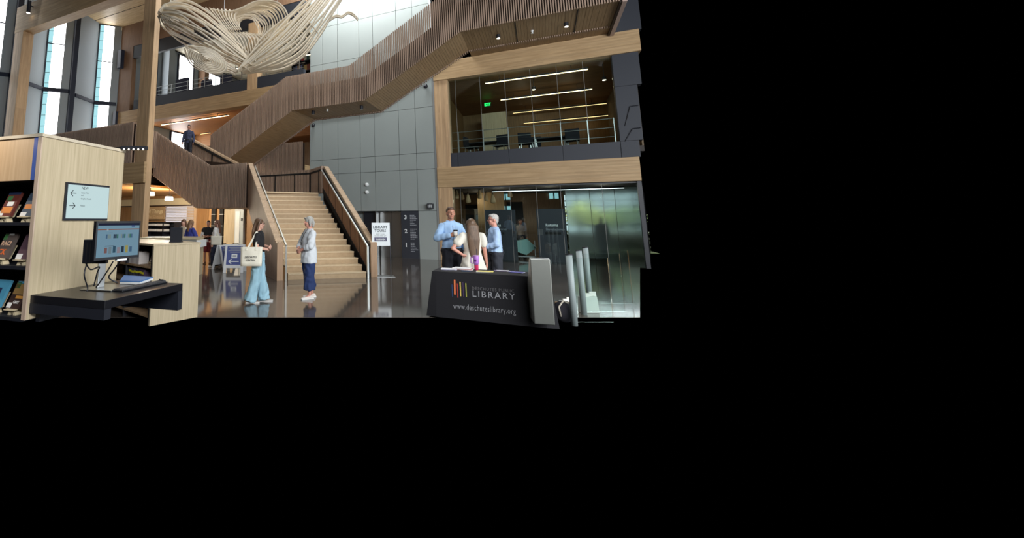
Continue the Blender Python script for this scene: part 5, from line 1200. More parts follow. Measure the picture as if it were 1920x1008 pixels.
# bags on the floor behind the pillar
q = atD(1058, 590, 6.98); q.z = 0
bg = thing('backpack', 'dark backpack with pale straps on the floor behind the steel pillar', 'bag', (q.x, q.y, 0))
MB().ball((q.x, q.y, 0.16), 0.16, 0.13, 0.17).build('body', flat('charcoal fabric', (44, 42, 50), 0.9, bump=0.2), bg, True); MB().tube([(q.x - 0.05, q.y - 0.12, 0.1), (q.x - 0.07, q.y - 0.15, 0.25), (q.x + 0.0, q.y - 0.1, 0.34), (q.x + 0.06, q.y - 0.06, 0.3)], 0.014, 6).build('strap', flat('pale webbing', (206, 196, 180), 0.8), bg, True)
def floor_tote(px, d, w_, h_, c, label):
    q = atD(px, 590, d); t = thing('floor_tote', label, 'bag', (q.x, q.y, 0), 'bags behind the gates'); r_ = RT
    o = Vector((q.x, q.y, 0)) - r_ * w_ / 2
    MB().prism([o, o + r_ * w_, o + r_ * (w_ * 0.93) + Vector((0, 0, h_)), o + r_ * (w_ * 0.05) + Vector((0, 0, h_ * 0.96))], HD * 0.14).build('bag_body', flat(label[:12], c, 0.85, bump=0.3), t, bevel=0.01)
    for k in range(3): MB().obox(o + r_ * (0.04 + k * 0.08) + HD * (0.03 + 0.03 * k) + Vector((0, 0, h_ * 0.7)), r_ * 0.12, HD * 0.02, (0, 0, h_ * 0.4 + 0.02 * k)).build('papers', flat('white crumpled paper', (230, 228, 222), 0.7), t)
floor_tote(1062, 7.3, 0.24, 0.24, (158, 132, 104), 'brown paper bag of papers on the floor behind the nearest gate post')
floor_tote(1109, 7.6, 0.3, 0.28, (206, 212, 206), 'white canvas bag on the floor behind the gate posts')

# ================================================================== HANGING SCULPTURE
sc = thing('hanging_sculpture', 'large swirling sculpture of pale wooden ribbons hanging in the atrium', 'sculpture', atD(470, 70, 14.5))
RIB = wood('ribbon ash', (222, 208, 184), (240, 230, 212), 'x', 6, 10, 0.5)
def cat_rom(P, per=7):
    S = []
    for j in range(len(P) - 1):
        p1, p2 = P[j], P[j + 1]; p0_ = P[max(0, j - 1)]; p3 = P[min(len(P) - 1, j + 2)]
        for k in range(per):
            t = k / per; S.append(0.5 * ((2 * p1) + (p2 - p0_) * t + (2 * p0_ - 5 * p1 + 4 * p2 - p3) * t * t + (3 * p1 - p0_ - 3 * p2 + p3) * t ** 3))
    S.append(P[-1]); return S
def ribbon(P, th=0.032, dp=0.13, closed=False):
    S = cat_rom(P); mb = MB(); m = len(S); vs = []
    for i, p in enumerate(S):
        d = (S[min(i + 1, m - 1)] - S[max(i - 1, 0)]).normalized(); a = d.cross(HD)
        if a.length < 1e-3: a = Vector((0, 0, 1))
        a.normalize(); b = HD
        for (u, v_) in ((-1, -1), (1, -1), (1, 1), (-1, 1)): vs.append(p + a * (u * th / 2) + b * (v_ * dp / 2))
    fs = [(i * 4 + k, i * 4 + (k + 1) % 4, (i + 1) * 4 + (k + 1) % 4, (i + 1) * 4 + k) for i in range(m - 1) for k in range(4)] + [(3, 2, 1, 0), tuple((m - 1) * 4 + k for k in range(4))]
    mb._add(vs, fs); mb.build('ribbon', RIB, sc)
D0 = 14.5
def fam(a, b, n, da, db, bulge=0.0, rip=1.2, th=0.032, dp=0.13):
    K = len(a)
    for k in range(n):
        t = k / (n - 1.0); P = []
        for i in range(K):
            u = i / (K - 1.0)
            x = lerp(a[i][0], b[i][0], t) + rip * math.sin(k * 1.7 + i * 2.1); y = lerp(a[i][1], b[i][1], t) + rip * math.cos(k * 2.3 + i * 1.4)
            P.append(atD(x, y, D0 + lerp(da[0] + (da[1] - da[0]) * u, db[0] + (db[1] - db[0]) * u, t) + bulge * math.sin(math.pi * t) * math.sin(math.pi * u)))
        ribbon(P, th, dp)
fam([(300, 20), (316, 7), (350, 3), (385, 20), (415, 45), (440, 72), (465, 100), (488, 126)], [(299, 30), (306, 52), (322, 68), (350, 83), (385, 98), (418, 112), (450, 123), (482, 134)], 15, (-0.6, 0.2), (0.4, 0.6), -1.3, 2.2, 0.04, 0.16)
for k in range(6):      # swirls inside the left lobe
    r = 0.25 + k * 0.15; P = []
    for i in range(11):
        a = 0.5 + i * 0.52; P.append(atD(334 + 30 * r * _c(a) + 6 * _s(a), 42 + 17 * r * _s(a) + 8 * r * _c(a), D0 - 0.9 + 0.12 * k + 0.1 * _s(a)))
    ribbon(P, 0.03, 0.12)
for k in range(8):     # nest of loops at the lower left
    r = 0.12 + k * 0.125; P = []
    for i in range(13):
        a = -2.6 + i * 0.5; P.append(atD(386 + (40 * _c(a) * 0.86 - 20 * _s(a) * 0.5) * r + 3, 113 + (40 * _c(a) * 0.42 + 20 * _s(a) * 0.9) * r, D0 - 1.1 + 0.06 * k + 0.15 * _s(a + 1)))
    ribbon(P, 0.042, 0.12)
fam([(346, 90), (352, 112), (368, 128), (395, 135), (422, 131), (442, 138)], [(352, 86), (372, 90), (398, 100), (418, 112), (432, 122), (446, 133)], 4, (-0.2, 0.2), (-0.3, 0.2), -0.2, 0.8, 0.04)
fam([(395, 17), (430, 22), (455, 16), (480, 4), (510, 2), (531, 12), (540, 35), (527, 60), (503, 85), (484, 102)], [(447, 50), (451, 39), (463, 33), (474, 36), (481, 46), (486, 58), (482, 70), (473, 79), (464, 88), (457, 95)], 13, (0.8, -0.2), (1.6, 0.2), 0.7, 0.8, 0.04)
for k in range(12):     # flutes below the bowl
    t = k / 11.0; x0 = lerp(432, 502, t); x1 = lerp(452, 500, t)
    ribbon([atD(x0 - 8, lerp(58, 66, t), D0 + 0.5), atD(x0 + 6, lerp(70, 72, t), D0 + 0.1), atD(lerp(446, 500, t) + 4, lerp(92, 86, t), D0 - 0.1), atD(x1 + 4, lerp(118, 104, t), D0 + 0.1), atD(x1 + 14, lerp(132, 114, t), D0 + 0.3)], 0.03, 0.16)
for k in range(9):      # open fan at the top
    t = k / 8.0
    ribbon([atD(lerp(386, 446, t), lerp(15, 20, t), D0 + 0.9), atD(lerp(398, 440, t), lerp(26, 32, t), D0 + 0.5), atD(lerp(412, 446, t), lerp(44, 46, t), D0 + 0.3), atD(lerp(424, 452, t), lerp(58, 55, t), D0 + 0.4)], 0.035, 0.12)
fam([(446, 130), (466, 106), (490, 77), (515, 51), (545, 23), (575, -5), (592, -22)], [(462, 137), (500, 133), (540, 123), (575, 101), (602, 63), (626, 24), (652, -18)], 19, (-0.3, 0.3), (0.6, 1.0), -1.1, 2.0, 0.04, 0.13)
for k in range(14):     # cross ribs of the wing
    t = k / 13.0
    ribbon([atD(lerp(452, 560, t), lerp(124, 22, t), D0 - 0.1), atD(lerp(462, 580, t), lerp(128, 42, t), D0 - 0.4), atD(lerp(470, 596, t), lerp(135, 62, t), D0 + 0.3)], 0.028, 0.1)
for dy in (0, 3): ribbon([atD(618, 36 + dy, D0 + 1), atD(630, 29 + dy, D0 + 1), atD(641, 30 + dy, D0 + 1.1), atD(652, 23 + dy, D0 + 1.2), atD(662, 26 + dy, D0 + 1.2), atD(671, 35 + dy, D0 + 1.2)], 0.03, 0.1)
for x, y in ((320, 8), (420, 22), (520, 4), (585, -12), (640, -5)):
    p_ = atD(x, y, D0); MB().tube([p_, (p_.x, p_.y, 14.1)], 0.006, 5).build('cable', STEEL, sc)

# ================================================================== PEOPLE
def fuse(mb, voxel, smooth=3):
    """one continuous surface from overlapping tapered shapes"""
    me = mb.mesh('tmp'); o = bpy.data.objects.new('tmp', me); COL.objects.link(o)
    r = o.modifiers.new('r', 'REMESH'); r.mode = 'VOXEL'; r.voxel_size = voxel; r.use_smooth_shade = True
    s = o.modifiers.new('s', 'SMOOTH'); s.iterations = smooth; s.factor = 0.5
    dg = bpy.context.evaluated_depsgraph_get(); out = bpy.data.meshes.new_from_object(o.evaluated_get(dg))
    bpy.data.objects.remove(o); bpy.data.meshes.remove(me)
    for p in out.polygons: p.use_smooth = True
    return out
def put_mesh(me, name, mat, parent):
    me.name = name; o = bpy.data.objects.new(name, me); COL.objects.link(o); me.materials.clear(); me.materials.append(mat); o.parent = parent
    return o
V = Vector
def limb(mb, pts, rs):
    P = cat_rom([V(p) for p in pts], 5); m = len(P); K = len(rs) - 1; R_ = []
    for i in range(m):
        u = i / (m - 1.0) * K; j = min(int(u), K - 1); R_.append(lerp(rs[j], rs[j + 1], u - j))
    mb.tube(P, R_, 12); mb.ball(P[0], R_[0], n=12, m=8); mb.ball(P[-1], R_[-1], n=12, m=8)
def hand(mb, w_, d, n, curl=0.5, s=1.0, spread=1.0):
    """wrist point, finger direction, palm normal (towards which fingers curl)"""
    w_, d, n = V(w_), V(d).normalized(), V(n); n = (n - d * n.dot(d)).normalized(); sd = d.cross(n)
    for k in range(4):
        q = w_ + d * 0.03 * s + sd * ((k - 1.5) * 0.017 * s); mb.tube([w_ + sd * ((k - 1.5) * 0.01 * s), q, w_ + d * 0.085 * s + sd * ((k - 1.5) * 0.02 * s)], [0.016 * s, 0.017 * s, 0.013 * s], 8)
    for k in range(4):
        L = (0.062, 0.074, 0.07, 0.054)[k] * s; b = w_ + d * 0.085 * s + sd * ((k - 1.5) * 0.0205 * s * spread)
        a1, a2 = curl * 0.9, curl * 2.0
        m1 = b + (d * _c(a1) + n * _s(a1)) * L * 0.5; m2 = m1 + (d * _c(a2) + n * _s(a2)) * L * 0.5
        mb.tube([b, m1, m2], [0.0092 * s, 0.0086 * s, 0.0072 * s], 8); mb.ball(m2, 0.0074 * s, n=8, m=5)
    b = w_ + d * 0.025 * s - sd * 0.026 * s; m1 = b + (d * 0.6 - sd * 0.6 + n * 0.3).normalized() * 0.035 * s; m2 = m1 + (d * 0.85 - sd * 0.1 + n * 0.5).normalized() * 0.03 * s
    mb.tube([b, m1, m2], [0.013 * s, 0.0105 * s, 0.0085 * s], 8); mb.ball(m2, 0.0088 * s, n=8, m=5)
def torso(mb, rings):
    mb.tube([(cx_, cy_, z) for (z, rx, ry, cx_, cy_) in rings], [(rx, ry) for (z, rx, ry, cx_, cy_) in rings], 20)
SKINS = {'fair': flat('skin fair', (214, 164, 142), 0.5, noise=0.05), 'pink': flat('skin pink', (206, 146, 126), 0.5, noise=0.05), 'tan': flat('skin tan', (176, 124, 100), 0.5, noise=0.05)}
def fabric(name, c, rough=0.85, noise=0.1, scale=14, bump=0.25): return flat('fabric ' + name, c, rough, 0, noise, scale, bump)
EYEW, EYED, LIPS = flat('eye white', (226, 222, 216), 0.3), flat('iris dark', (40, 34, 34), 0.3), flat('lip', (160, 84, 80), 0.5)
def shirt_trim(root, R0, mat, s, lean, prm):
    def fy(z):
        for (a, b) in zip(R0, R0[1:]):
            if a[0] <= z <= b[0]: t = (z - a[0]) / max(1e-6, b[0] - a[0]); return lerp(a[2] + a[4], b[2] + b[4], t)
        return R0[-1][2]
    mb = MB()
    for sx in (-1, 1):      # two collar points
        P = [V((sx * 0.006, 0.056 + lean, 1.425)), V((sx * 0.062, 0.02 + lean, 1.452)), V((sx * 0.074, 0.04 + lean, 1.408)), V((sx * 0.04, 0.088 + lean, 1.382))]
        mb.prism(P, (0, 0.006, 0.002))
    mb.v = [tuple(V(p) * s) for p in mb.v]; mb.build('collar', mat, root, local=True)
    mb = MB(); z0 = max(R0[0][0], 0.95); Z = [lerp(z0, 1.38, k / 10) for k in range(11)]
    for a, b in zip(Z, Z[1:]): mb._add([(-0.016, fy(a) + 0.012, a), (0.016, fy(a) + 0.012, a), (0.016, fy(b) + 0.012, b), (-0.016, fy(b) + 0.012, b)], [(0, 1, 2, 3)])
    mb.v = [tuple(V(p) * s) for p in mb.v]; mb.build('placket', mat, root, local=True)
    mb = MB()
    for k in range(6): z = lerp(z0 + 0.04, 1.34, k / 5); mb.ball((0, fy(z) + 0.014, z), 0.006, 0.003, 0.006, n=8, m=4)
    mb.v = [tuple(V(p) * s) for p in mb.v]; mb.build('buttons', WHITE, root, local=True)
    if prm.get('belt'):
        K = 24; mb = MB(); vs = []
        for z in (0.925, 0.955):
            for k in range(K): a = 2 * math.pi * k / K; vs.append((0.192 * _c(a), 0.15 * _s(a) - 0.004, z))
        mb._add(vs, [(k, (k + 1) % K, K + (k + 1) % K, K + k) for k in range(K)]); mb.v = [tuple(V(p) * s) for p in mb.v]; mb.build('belt', BLACK, root, local=True)
def person(label, loc, face, H, skin, arms, legs=None, hair=None, hair_col=(96, 72, 54), clothes=(), shoes=None, glasses=False, head_turn=0.0, head_nod=0.0, vox=0.008, detail=True, lean=0.0, group=None, width=1.0):
    """face: heading angle in degrees (0 = +x); body built looking along +y, x to its right; arms = ((elbow, wrist, finger dir, palm normal, curl), ...) for left then right"""
    s = H / 1.7; root = thing('person', label, 'person', loc, group, R(face - 90)); legs = legs or (((-0.09, 0, 0.90), (-0.095, 0.015, 0.48), (-0.1, -0.02, 0.08), 0.0), ((0.09, 0, 0.90), (0.095, 0.015, 0.48), (0.1, -0.02, 0.08), 0.0))
    HC = V((0, 0.012 + lean, 1.585)); RH = Matrix.Rotation(R(head_turn), 3, 'Z') @ Matrix.Rotation(R(head_nod), 3, 'X')
    hp = lambda x, y, z: HC + RH @ V((x, y, z))
    b = MB()
    b.ball(hp(0, -0.012, 0.02), 0.074, 0.092, 0.098, rot=RH); b.ball(hp(0, 0.022, -0.045), 0.056, 0.062, 0.066, rot=RH); b.ball(hp(0, 0.05, -0.088), 0.026, 0.024, 0.02, rot=RH)
    b.ball(hp(0, 0.088, -0.018), 0.012, 0.02, 0.018, rot=RH); b.tube([hp(0, 0.078, 0.022), hp(0, 0.1, -0.02)], [0.009, 0.012], 8)
    for sx in (-1, 1): b.ball(hp(sx * 0.075, -0.012, -0.008), 0.011, 0.02, 0.031, rot=RH); b.ball(hp(sx * 0.036, 0.064, -0.025), 0.022, 0.018, 0.02, rot=RH)
    b.tube([V((0, -0.02 + lean * 0.8, 1.36)), V((0, -0.012 + lean, 1.45)), hp(0, -0.015, -0.06)], [0.06, 0.053, 0.054], 12)
    torso(b, [(0.84, 0.10, 0.08, 0, 0), (0.92, 0.155, 0.105, 0, -0.01), (1.05, 0.13, 0.095, 0, lean * 0.2), (1.22, 0.145, 0.10, 0, lean * 0.5), (1.36, 0.15, 0.085, 0, lean * 0.8), (1.42, 0.085, 0.06, 0, -0.01 + lean * 0.9)])
    for sx, (el, wr, fd, pn, cu) in zip((-1, 1), arms):
        sh = V((sx * 0.165 * width, -0.01 + lean * 0.8, 1.35)); limb(b, [sh, V(sh).lerp(V(el), 0.5) + V((sx * 0.004, 0, 0)), el], [0.05, 0.043, 0.036]); limb(b, [el, V(el).lerp(V(wr), 0.45), wr], [0.037, 0.035, 0.024])
        hand(b, V(wr), fd, pn, cu)
    for (hp_, kn, an, toe) in legs:
        limb(b, [hp_, V(hp_).lerp(V(kn), 0.5), kn], [0.085, 0.074, 0.053]); limb(b, [kn, V(kn).lerp(V(an), 0.4) - V((0, 0.01, 0)), an], [0.052, 0.05, 0.034])
        ca, sa = _c(R(toe)), _s(R(toe)); b.tube([V(an) + V((0, 0, -0.02)), V(an) + V((sa * 0.08, ca * 0.08, -0.045)), V(an) + V((sa * 0.14, ca * 0.14, -0.06))], [0.034, 0.032, 0.024], 10)
    def fin(mb): mb.v = [tuple(V(p) * s) for p in mb.v]; return mb
    put_mesh(fuse(fin(b), vox, 2), 'body', SKINS[skin], root)
    if detail:
        m = MB(); d2 = MB()
        for sx in (-1, 1): m.ball(hp(sx * 0.03, 0.070, 0.008), 0.0095, 0.006, 0.005, n=10, m=6); d2.ball(hp(sx * 0.03, 0.0735, 0.008), 0.0052, 0.0035, 0.0048, n=8, m=5); d2.ball(hp(sx * 0.03, 0.074, 0.024), 0.014, 0.005, 0.003, n=8, m=5)
        fin(m).build('eyes', EYEW, root, True, True); fin(d2).build('irises', EYED, root, True, True)
        fin(MB().ball(hp(0, 0.080, -0.055), 0.022, 0.006, 0.007, n=12, m=6, rot=RH)).build('mouth', LIPS, root, True, True)
    if glasses:
        g = MB()
        for sx in (-1, 1):
            g.tube([hp(sx * 0.034 + 0.026 * _c(a * 0.524), 0.092, 0.004 + 0.02 * _s(a * 0.524)) for a in range(13)], 0.003, 6); g.tube([hp(sx * 0.06, 0.09, 0.008), hp(sx * 0.078, -0.005, 0.01)], 0.003, 6)
        g.tube([hp(-0.008, 0.094, 0.006), hp(0.008, 0.094, 0.006)], 0.003, 6)
        fin(g).build('glasses', BLACK, root, local=True)
    if hair:
        h = MB(); ry = lambda r_: r_
        if hair == 'short':
            h.ball(hp(0, -0.026, 0.04), 0.081, 0.093, 0.088, rot=RH); h.ball(hp(0, -0.06, -0.01), 0.066, 0.05, 0.07, rot=RH); h.ball(hp(0, 0.03, 0.085), 0.062, 0.045, 0.035, rot=RH)
        elif hair == 'balding':
            h.ball(hp(0, -0.045, 0.02), 0.081, 0.078, 0.075, rot=RH)
            for sx in (-1, 1): h.ball(hp(sx * 0.066, -0.02, 0.015), 0.018, 0.05, 0.045, rot=RH)
        elif hair == 'bob':
            h.ball(hp(0, -0.022, 0.038), 0.09, 0.104, 0.094, rot=RH)
            for sx in (-1, 1): h.tube([hp(sx * 0.068, 0.01, 0.06), hp(sx * 0.084, 0.01, 0.0), hp(sx * 0.08, -0.01, -0.085)], [0.03, 0.03, 0.022], 10)
            h.tube([hp(0, -0.07, 0.06), hp(0, -0.10, -0.02), hp(0, -0.085, -0.10)], [(0.07, 0.04), (0.082, 0.04), (0.07, 0.03)], 14); h.ball(hp(0.03, 0.06, 0.085), 0.05, 0.035, 0.022, rot=RH)
        else:
            L = {'long': 0.30, 'verylong': 0.56, 'mid': 0.2}[hair]; wd = {'long': 0.085, 'verylong': 0.125, 'mid': 0.085}[hair]
            h.ball(hp(0, -0.022, 0.036), 0.084, 0.102, 0.092, rot=RH)
            h.tube([hp(0, -0.06, 0.06), hp(0, -0.10, -0.03), V((0, -0.115 + lean, HC.z - 0.04 - L * 0.45)), V((0, -0.125 + lean * 0.8, HC.z - 0.08 - L))], [(0.07, 0.045), (wd * 0.92, 0.045), (wd, 0.038), (wd * 0.62, 0.022)], 16)
            for sx in (-1, 1): h.tube([hp(sx * 0.06, 0.02, 0.07), hp(sx * 0.083, -0.005, 0.0), hp(sx * 0.085, -0.03, -0.1), V((sx * wd * 0.95, -0.06 + lean, HC.z - 0.06 - L * 0.6))], [0.026, 0.026, 0.024, 0.014], 10)
        put_mesh(fuse(fin(h), max(vox, 0.008), 2), 'hair', hair_mat(hair_col), root)
    for (nm, kind, mat, prm) in clothes:
        c = MB(); g = prm.get('g', 0.018)
        if kind in ('shirt', 'dress'):
            hem = prm.get('hem', 0.86); fl = prm.get('flare', 0.0); wd = prm.get('w', 1.0)
            R0 = [(hem, (0.16 + fl) * wd, 0.112 + fl * 0.9, 0, 0), (max(hem + 0.03, 0.95), (0.158 + fl * 0.8) * wd, 0.116 + fl * 0.8, 0, 0), (1.08, (0.142 + fl * 0.6) * wd, 0.105 + fl * 0.6, 0, lean * 0.2), (1.22, (0.156 + fl * 0.3) * wd, 0.112 + fl * 0.3, 0, lean * 0.5), (1.34, 0.17 * wd, 0.10, 0, lean * 0.8), (1.385, 0.158 * wd, 0.085, 0, -0.006 + lean * 0.85), (1.412, 0.115 * wd, 0.072, 0, -0.01 + lean * 0.9), (1.425, 0.066, 0.06, 0, -0.015 + lean * 0.95)]
            if kind == 'dress':
                R0 = R0[2:]; R0[0] = (1.04, 0.146, 0.11, 0, 0)
            torso(c, R0)
            if kind == 'dress':
                K = 28; rings = [(1.06, 0.145), (1.0, 0.165), (0.9, 0.2), (0.75, 0.235), (0.5, 0.28)]; vs = []
                for z, r_ in rings:
                    for k in range(K): a = 2 * math.pi * k / K; rr = r_ * (1 + 0.05 * _s(a * 7) * (1.06 - z) * 3); vs.append((rr * _c(a), rr * 0.78 * _s(a), z))
                c._add(vs, [(i * K + k, i * K + (k + 1) % K, (i + 1) * K + (k + 1) % K, (i + 1) * K + k) for i in range(len(rings) - 1) for k in range(K)] + [tuple(range(K - 1, -1, -1)), tuple((len(rings) - 1) * K + k for k in range(K))])
            sl = prm.get('sleeve', 1.0); sr = prm.get('sr', 0.062)
            for sx, (el, wr, fd, pn, cu) in zip((-1, 1), arms):
                sh = V((sx * 0.162 * width, -0.01 + lean * 0.8, 1.345)); el, wr = V(el), V(wr)
                if sl < 0.55: e2_ = sh.lerp(el, sl * 2); limb(c, [sh, sh.lerp(e2_, 0.5), e2_], [sr, sr, sr * 0.95])
                else:
                    e3 = el.lerp(wr, (sl - 0.5) * 2 * 0.92); limb(c, [sh, sh.lerp(el, 0.5), el], [sr * 0.92, sr * 0.98, sr * 0.86]); limb(c, [el, el.lerp(e3, 0.5), e3], [sr * 0.86, sr * 0.78, sr * 0.66])
            if prm.get('collar'): shirt_trim(root, R0, mat, s, lean, prm)
            if prm.get('collar'): c.tube([V((0, -0.02 + lean, 1.405)), V((0, -0.018 + lean, 1.445))], [(0.078, 0.07), (0.064, 0.062)], 16)
        elif kind == 'trousers':
            torso(c, [(0.83, 0.13, 0.10, 0, 0), (0.92, 0.168, 0.122, 0, -0.01), (prm.get('waist', 1.02), 0.146, 0.11, 0, 0)])
            hem = prm.get('hem', 0.06); rr = prm.get('r', (0.098, 0.075, 0.06))
            for (hp_, kn, an, toe) in legs:
                hp_, kn, an = V(hp_), V(kn), V(an); t_ = (kn.z - hem) / max(0.01, kn.z - an.z); e_ = kn.lerp(an, min(t_, 1.0)); e_.z = hem
                c.tube(cat_rom([hp_, hp_.lerp(kn, 0.5), kn, kn.lerp(e_, 0.5), e_], 4), [lerp(rr[0], rr[1], i / 8) if i < 8 else lerp(rr[1], rr[2], (i - 8) / 8.0) for i in range(17)], 14); c.ball(hp_, rr[0] * 1.02)
        elif kind == 'skirt':
            torso(c, [(prm['hem'], 0.2, 0.15, 0, 0), (0.8, 0.185, 0.14, 0, 0), (0.98, 0.15, 0.11, 0, 0)])
        me = fuse(fin(c), max(vox, 0.009), prm.get('smooth', 2)); am = prm.get('fold', 0.009) * (1.5 if kind == 'trousers' else 1.0)
        nv_ = len(me.vertices); co = np.empty(nv_ * 3, 'f'); no = np.empty(nv_ * 3, 'f'); me.vertices.foreach_get('co', co); me.vertices.foreach_get('normal', no)
        co = co.reshape(-1, 3); no = no.reshape(-1, 3); x, y, z = co[:, 0], co[:, 1], co[:, 2]; ph = len(label) * 0.7
        wz = np.sin(z * 9 + x * 8 + ph) * 0.9 + np.sin(z * 17 - y * 13) * 0.5      # folds of the cloth, running mostly downwards
        k = np.sin(x * 46 + wz * 1.6 + ph) * np.sin(y * 38 + wz * 1.3) + 0.6 * np.sin(z * 34 + x * 21 - y * 17 + wz * 2.0) * np.sin(x * 23 + y * 19 + ph)
        me.vertices.foreach_set('co', (co + no * (am * (0.75 * k + 1.0))[:, None]).ravel()); me.update()
        put_mesh(me, nm, mat, root)
    if shoes:
        for (hp_, kn, an, toe) in legs:
            an = V(an); ca, sa = _c(R(toe)), _s(R(toe)); f = V((sa, ca, 0)); k = MB()
            k.tube([an + V((0, 0, -0.005)) - f * 0.03, an - f * 0.03 + V((0, 0, -0.045))], [0.045, 0.043], 12)
            k.tube([an - f * 0.055 + V((0, 0, -0.048)), an + f * 0.02 + V((0, 0, -0.04)), an + f * 0.1 + V((0, 0, -0.05)), an + f * 0.165 + V((0, 0, -0.056))], [(0.036, 0.03), (0.04, 0.034), (0.044, 0.028), (0.034, 0.02)], 12); k.ball(an + f * 0.17 + V((0, 0, -0.056)), 0.032, 0.032, 0.02); k.ball(an - f * 0.055 + V((0, 0, -0.048)), 0.036, 0.036, 0.03)
            so = put_mesh(fuse(fin(k), 0.008, 2), 'shoe', shoes[0], root)
            if len(shoes) > 1:
                q = MB(); c0_ = an - f * 0.02; x_ = V((f.y, -f.x, 0)); pts = [c0_ - f * 0.07 - x_ * 0.035, c0_ - f * 0.07 + x_ * 0.035, c0_ + f * 0.12 + x_ * 0.048, c0_ + f * 0.21 + x_ * 0.03, c0_ + f * 0.21 - x_ * 0.03, c0_ + f * 0.12 - x_ * 0.048]
                q.prism([(p.x, p.y, max(0, an.z - 0.08)) for p in pts], (0, 0, 0.022)); o = fin(q).build('sole', shoes[1], so, local=True)
    return root
def hair_mat(c):
    n = 'hair %d %d %d' % c
    if n in MATS: return MATS[n]
    m = wood(n, tuple(int(v * 0.72) for v in c), tuple(min(255, int(v * 1.18)) for v in c), 'z', 22, 16, 0.45); return m

DOWN = lambda sx: ((sx * 0.235, -0.03, 1.10), (sx * 0.24, 0.06, 0.86), (sx * 0.0, 0.1, -1), (-sx, 0.2, 0), 0.35)
STD = lambda o=0.0: (((-0.09, 0, 0.90), (-0.095, 0.015 + o, 0.48), (-0.1, -0.02 + o, 0.08), -6.0), ((0.09, 0, 0.90), (0.095, 0.015 - o, 0.48), (0.1, -0.02 - o, 0.08), 8.0))
# -- young woman with tote bag, left
w1p = onZ(483, 566, 0)
SNK = flat('grey sneaker', (150, 146, 140), 0.7); SOLE = flat('white sole', (228, 226, 222), 0.6)
w1f = 27.4 - 2
person('young woman in black t-shirt and pale blue wide jeans facing the stairs', w1p, w1f, 1.63, 'fair',
       (((-0.23, 0.05, 1.12), (-0.02, 0.24, 1.10), (1, 0.3, 0), (0, -1, 0.2), 0.6), ((0.24, 0.0, 1.11), (0.06, 0.2, 1.06), (-1, 0.25, 0.1), (0, -1, 0.2), 0.7)),
       (((-0.09, 0, 0.90), (-0.095, 0.05, 0.48), (-0.1, 0.11, 0.08), 0.0), ((0.09, 0, 0.90), (0.095, -0.03, 0.48), (0.1, -0.13, 0.08), 0.0)),
       'long', (104, 80, 62), (('trousers', 'trousers', fabric('pale blue denim', (150, 188, 204), 0.8, 0.22, 7, 0.6), dict(hem=0.05, r=(0.1, 0.088, 0.112))), ('t_shirt', 'shirt', fabric('black jersey', (26, 25, 28)), dict(hem=0.93, sleeve=0.24, sr=0.066))), (SNK, SOLE), glasses=True)
# tote bag hanging at her near side
rx = V((_s(R(w1f)), -_c(R(w1f)), 0)); fy_ = V((_c(R(w1f)), _s(R(w1f)), 0)); tc_ = V(w1p) + rx * 0.27 + fy_ * -0.03
CANV = fabric('cream canvas', (232, 226, 208), 0.85, 0.06, 20, 0.3)
def tote(cn, fy, rx, w_, z0, z1, label, top, words, shoulder):
    t = thing('tote_bag', label, 'bag', cn + V((0, 0, z0)))
    o = cn - fy * w_ / 2 - rx * 0.05
    mb = MB(); K = 8; vs = []
    for j in range(6):
        z = lerp(z0, z1, j / 5); q = 0.055 * (1 - 0.35 * j / 5)
        for i in range(K + 1): u = i / K; p = cn + fy * ((u - 0.5) * w_ * (0.96 + 0.04 * j / 5)) + rx * (q * (0.6 + 0.4 * _s(math.pi * u)) + 0.006 * _s(u * 9 + j)); vs.append((p.x, p.y, z))
        for i in range(K, -1, -1): u = i / K; p = cn + fy * ((u - 0.5) * w_ * (0.96 + 0.04 * j / 5)) - rx * (q * (0.6 + 0.4 * _s(math.pi * u))); vs.append((p.x, p.y, z))
    n_ = 2 * (K + 1); mb._add(vs, [(j * n_ + i, j * n_ + (i + 1) % n_, (j + 1) * n_ + (i + 1) % n_, (j + 1) * n_ + i) for j in range(5) for i in range(n_)] + [tuple(range(n_ - 1, -1, -1)), tuple(5 * n_ + i for i in range(n_))])
    mb.build('bag_body', CANV, t, True)
    for sg_ in (1, -1):
        a, b_ = cn - fy * w_ * 0.22 + rx * (0.05 * sg_) + V((0, 0, z1 - 0.06)), cn + fy * w_ * 0.22 + rx * (0.05 * sg_) + V((0, 0, z1 - 0.06))
        S = cat_rom([a, a.lerp(shoulder, 0.55), shoulder + rx * 0.012 * sg_, b_.lerp(shoulder, 0.55), b_], 5); mb = MB()
        for p, q in zip(S, S[1:]): mb.bar(p, q + (q - p) * 0.05, 0.028, 0.004, rx)
        mb.build('strap', CANV, t)
    for (wd, zz, sz, ww) in words:
        tx = text(wd, 'lettering', sz, INK, None, (0, 0, 0), (0, 0, 0), 'CENTER', 0.0008, 0.0005, 1.05, ww)
        M = Matrix(((fy.x, 0, rx.x, 0), (fy.y, 0, rx.y, 0), (0, 1, 0, 0), (0, 0, 0, 1))); c_ = cn + rx * 0.064 + V((0, 0, zz)) - V(t.location)
        tx.matrix_world = Matrix.Identity(4); tx.parent = t; tx.matrix_local = Matrix.Translation(c_) @ M
tote(tc_ + fy_ * -0.06, fy_, rx, 0.42, 0.72, 1.08, 'cream canvas tote bag with black lettering on the young woman', None, (('DESCHUTES', 0.875, 0.05, 0.225), ('CENTRAL', 0.82, 0.05, 0.18)), V(w1p) + rx * 0.17 + fy_ * -0.01 + V((0, 0, 1.37)))
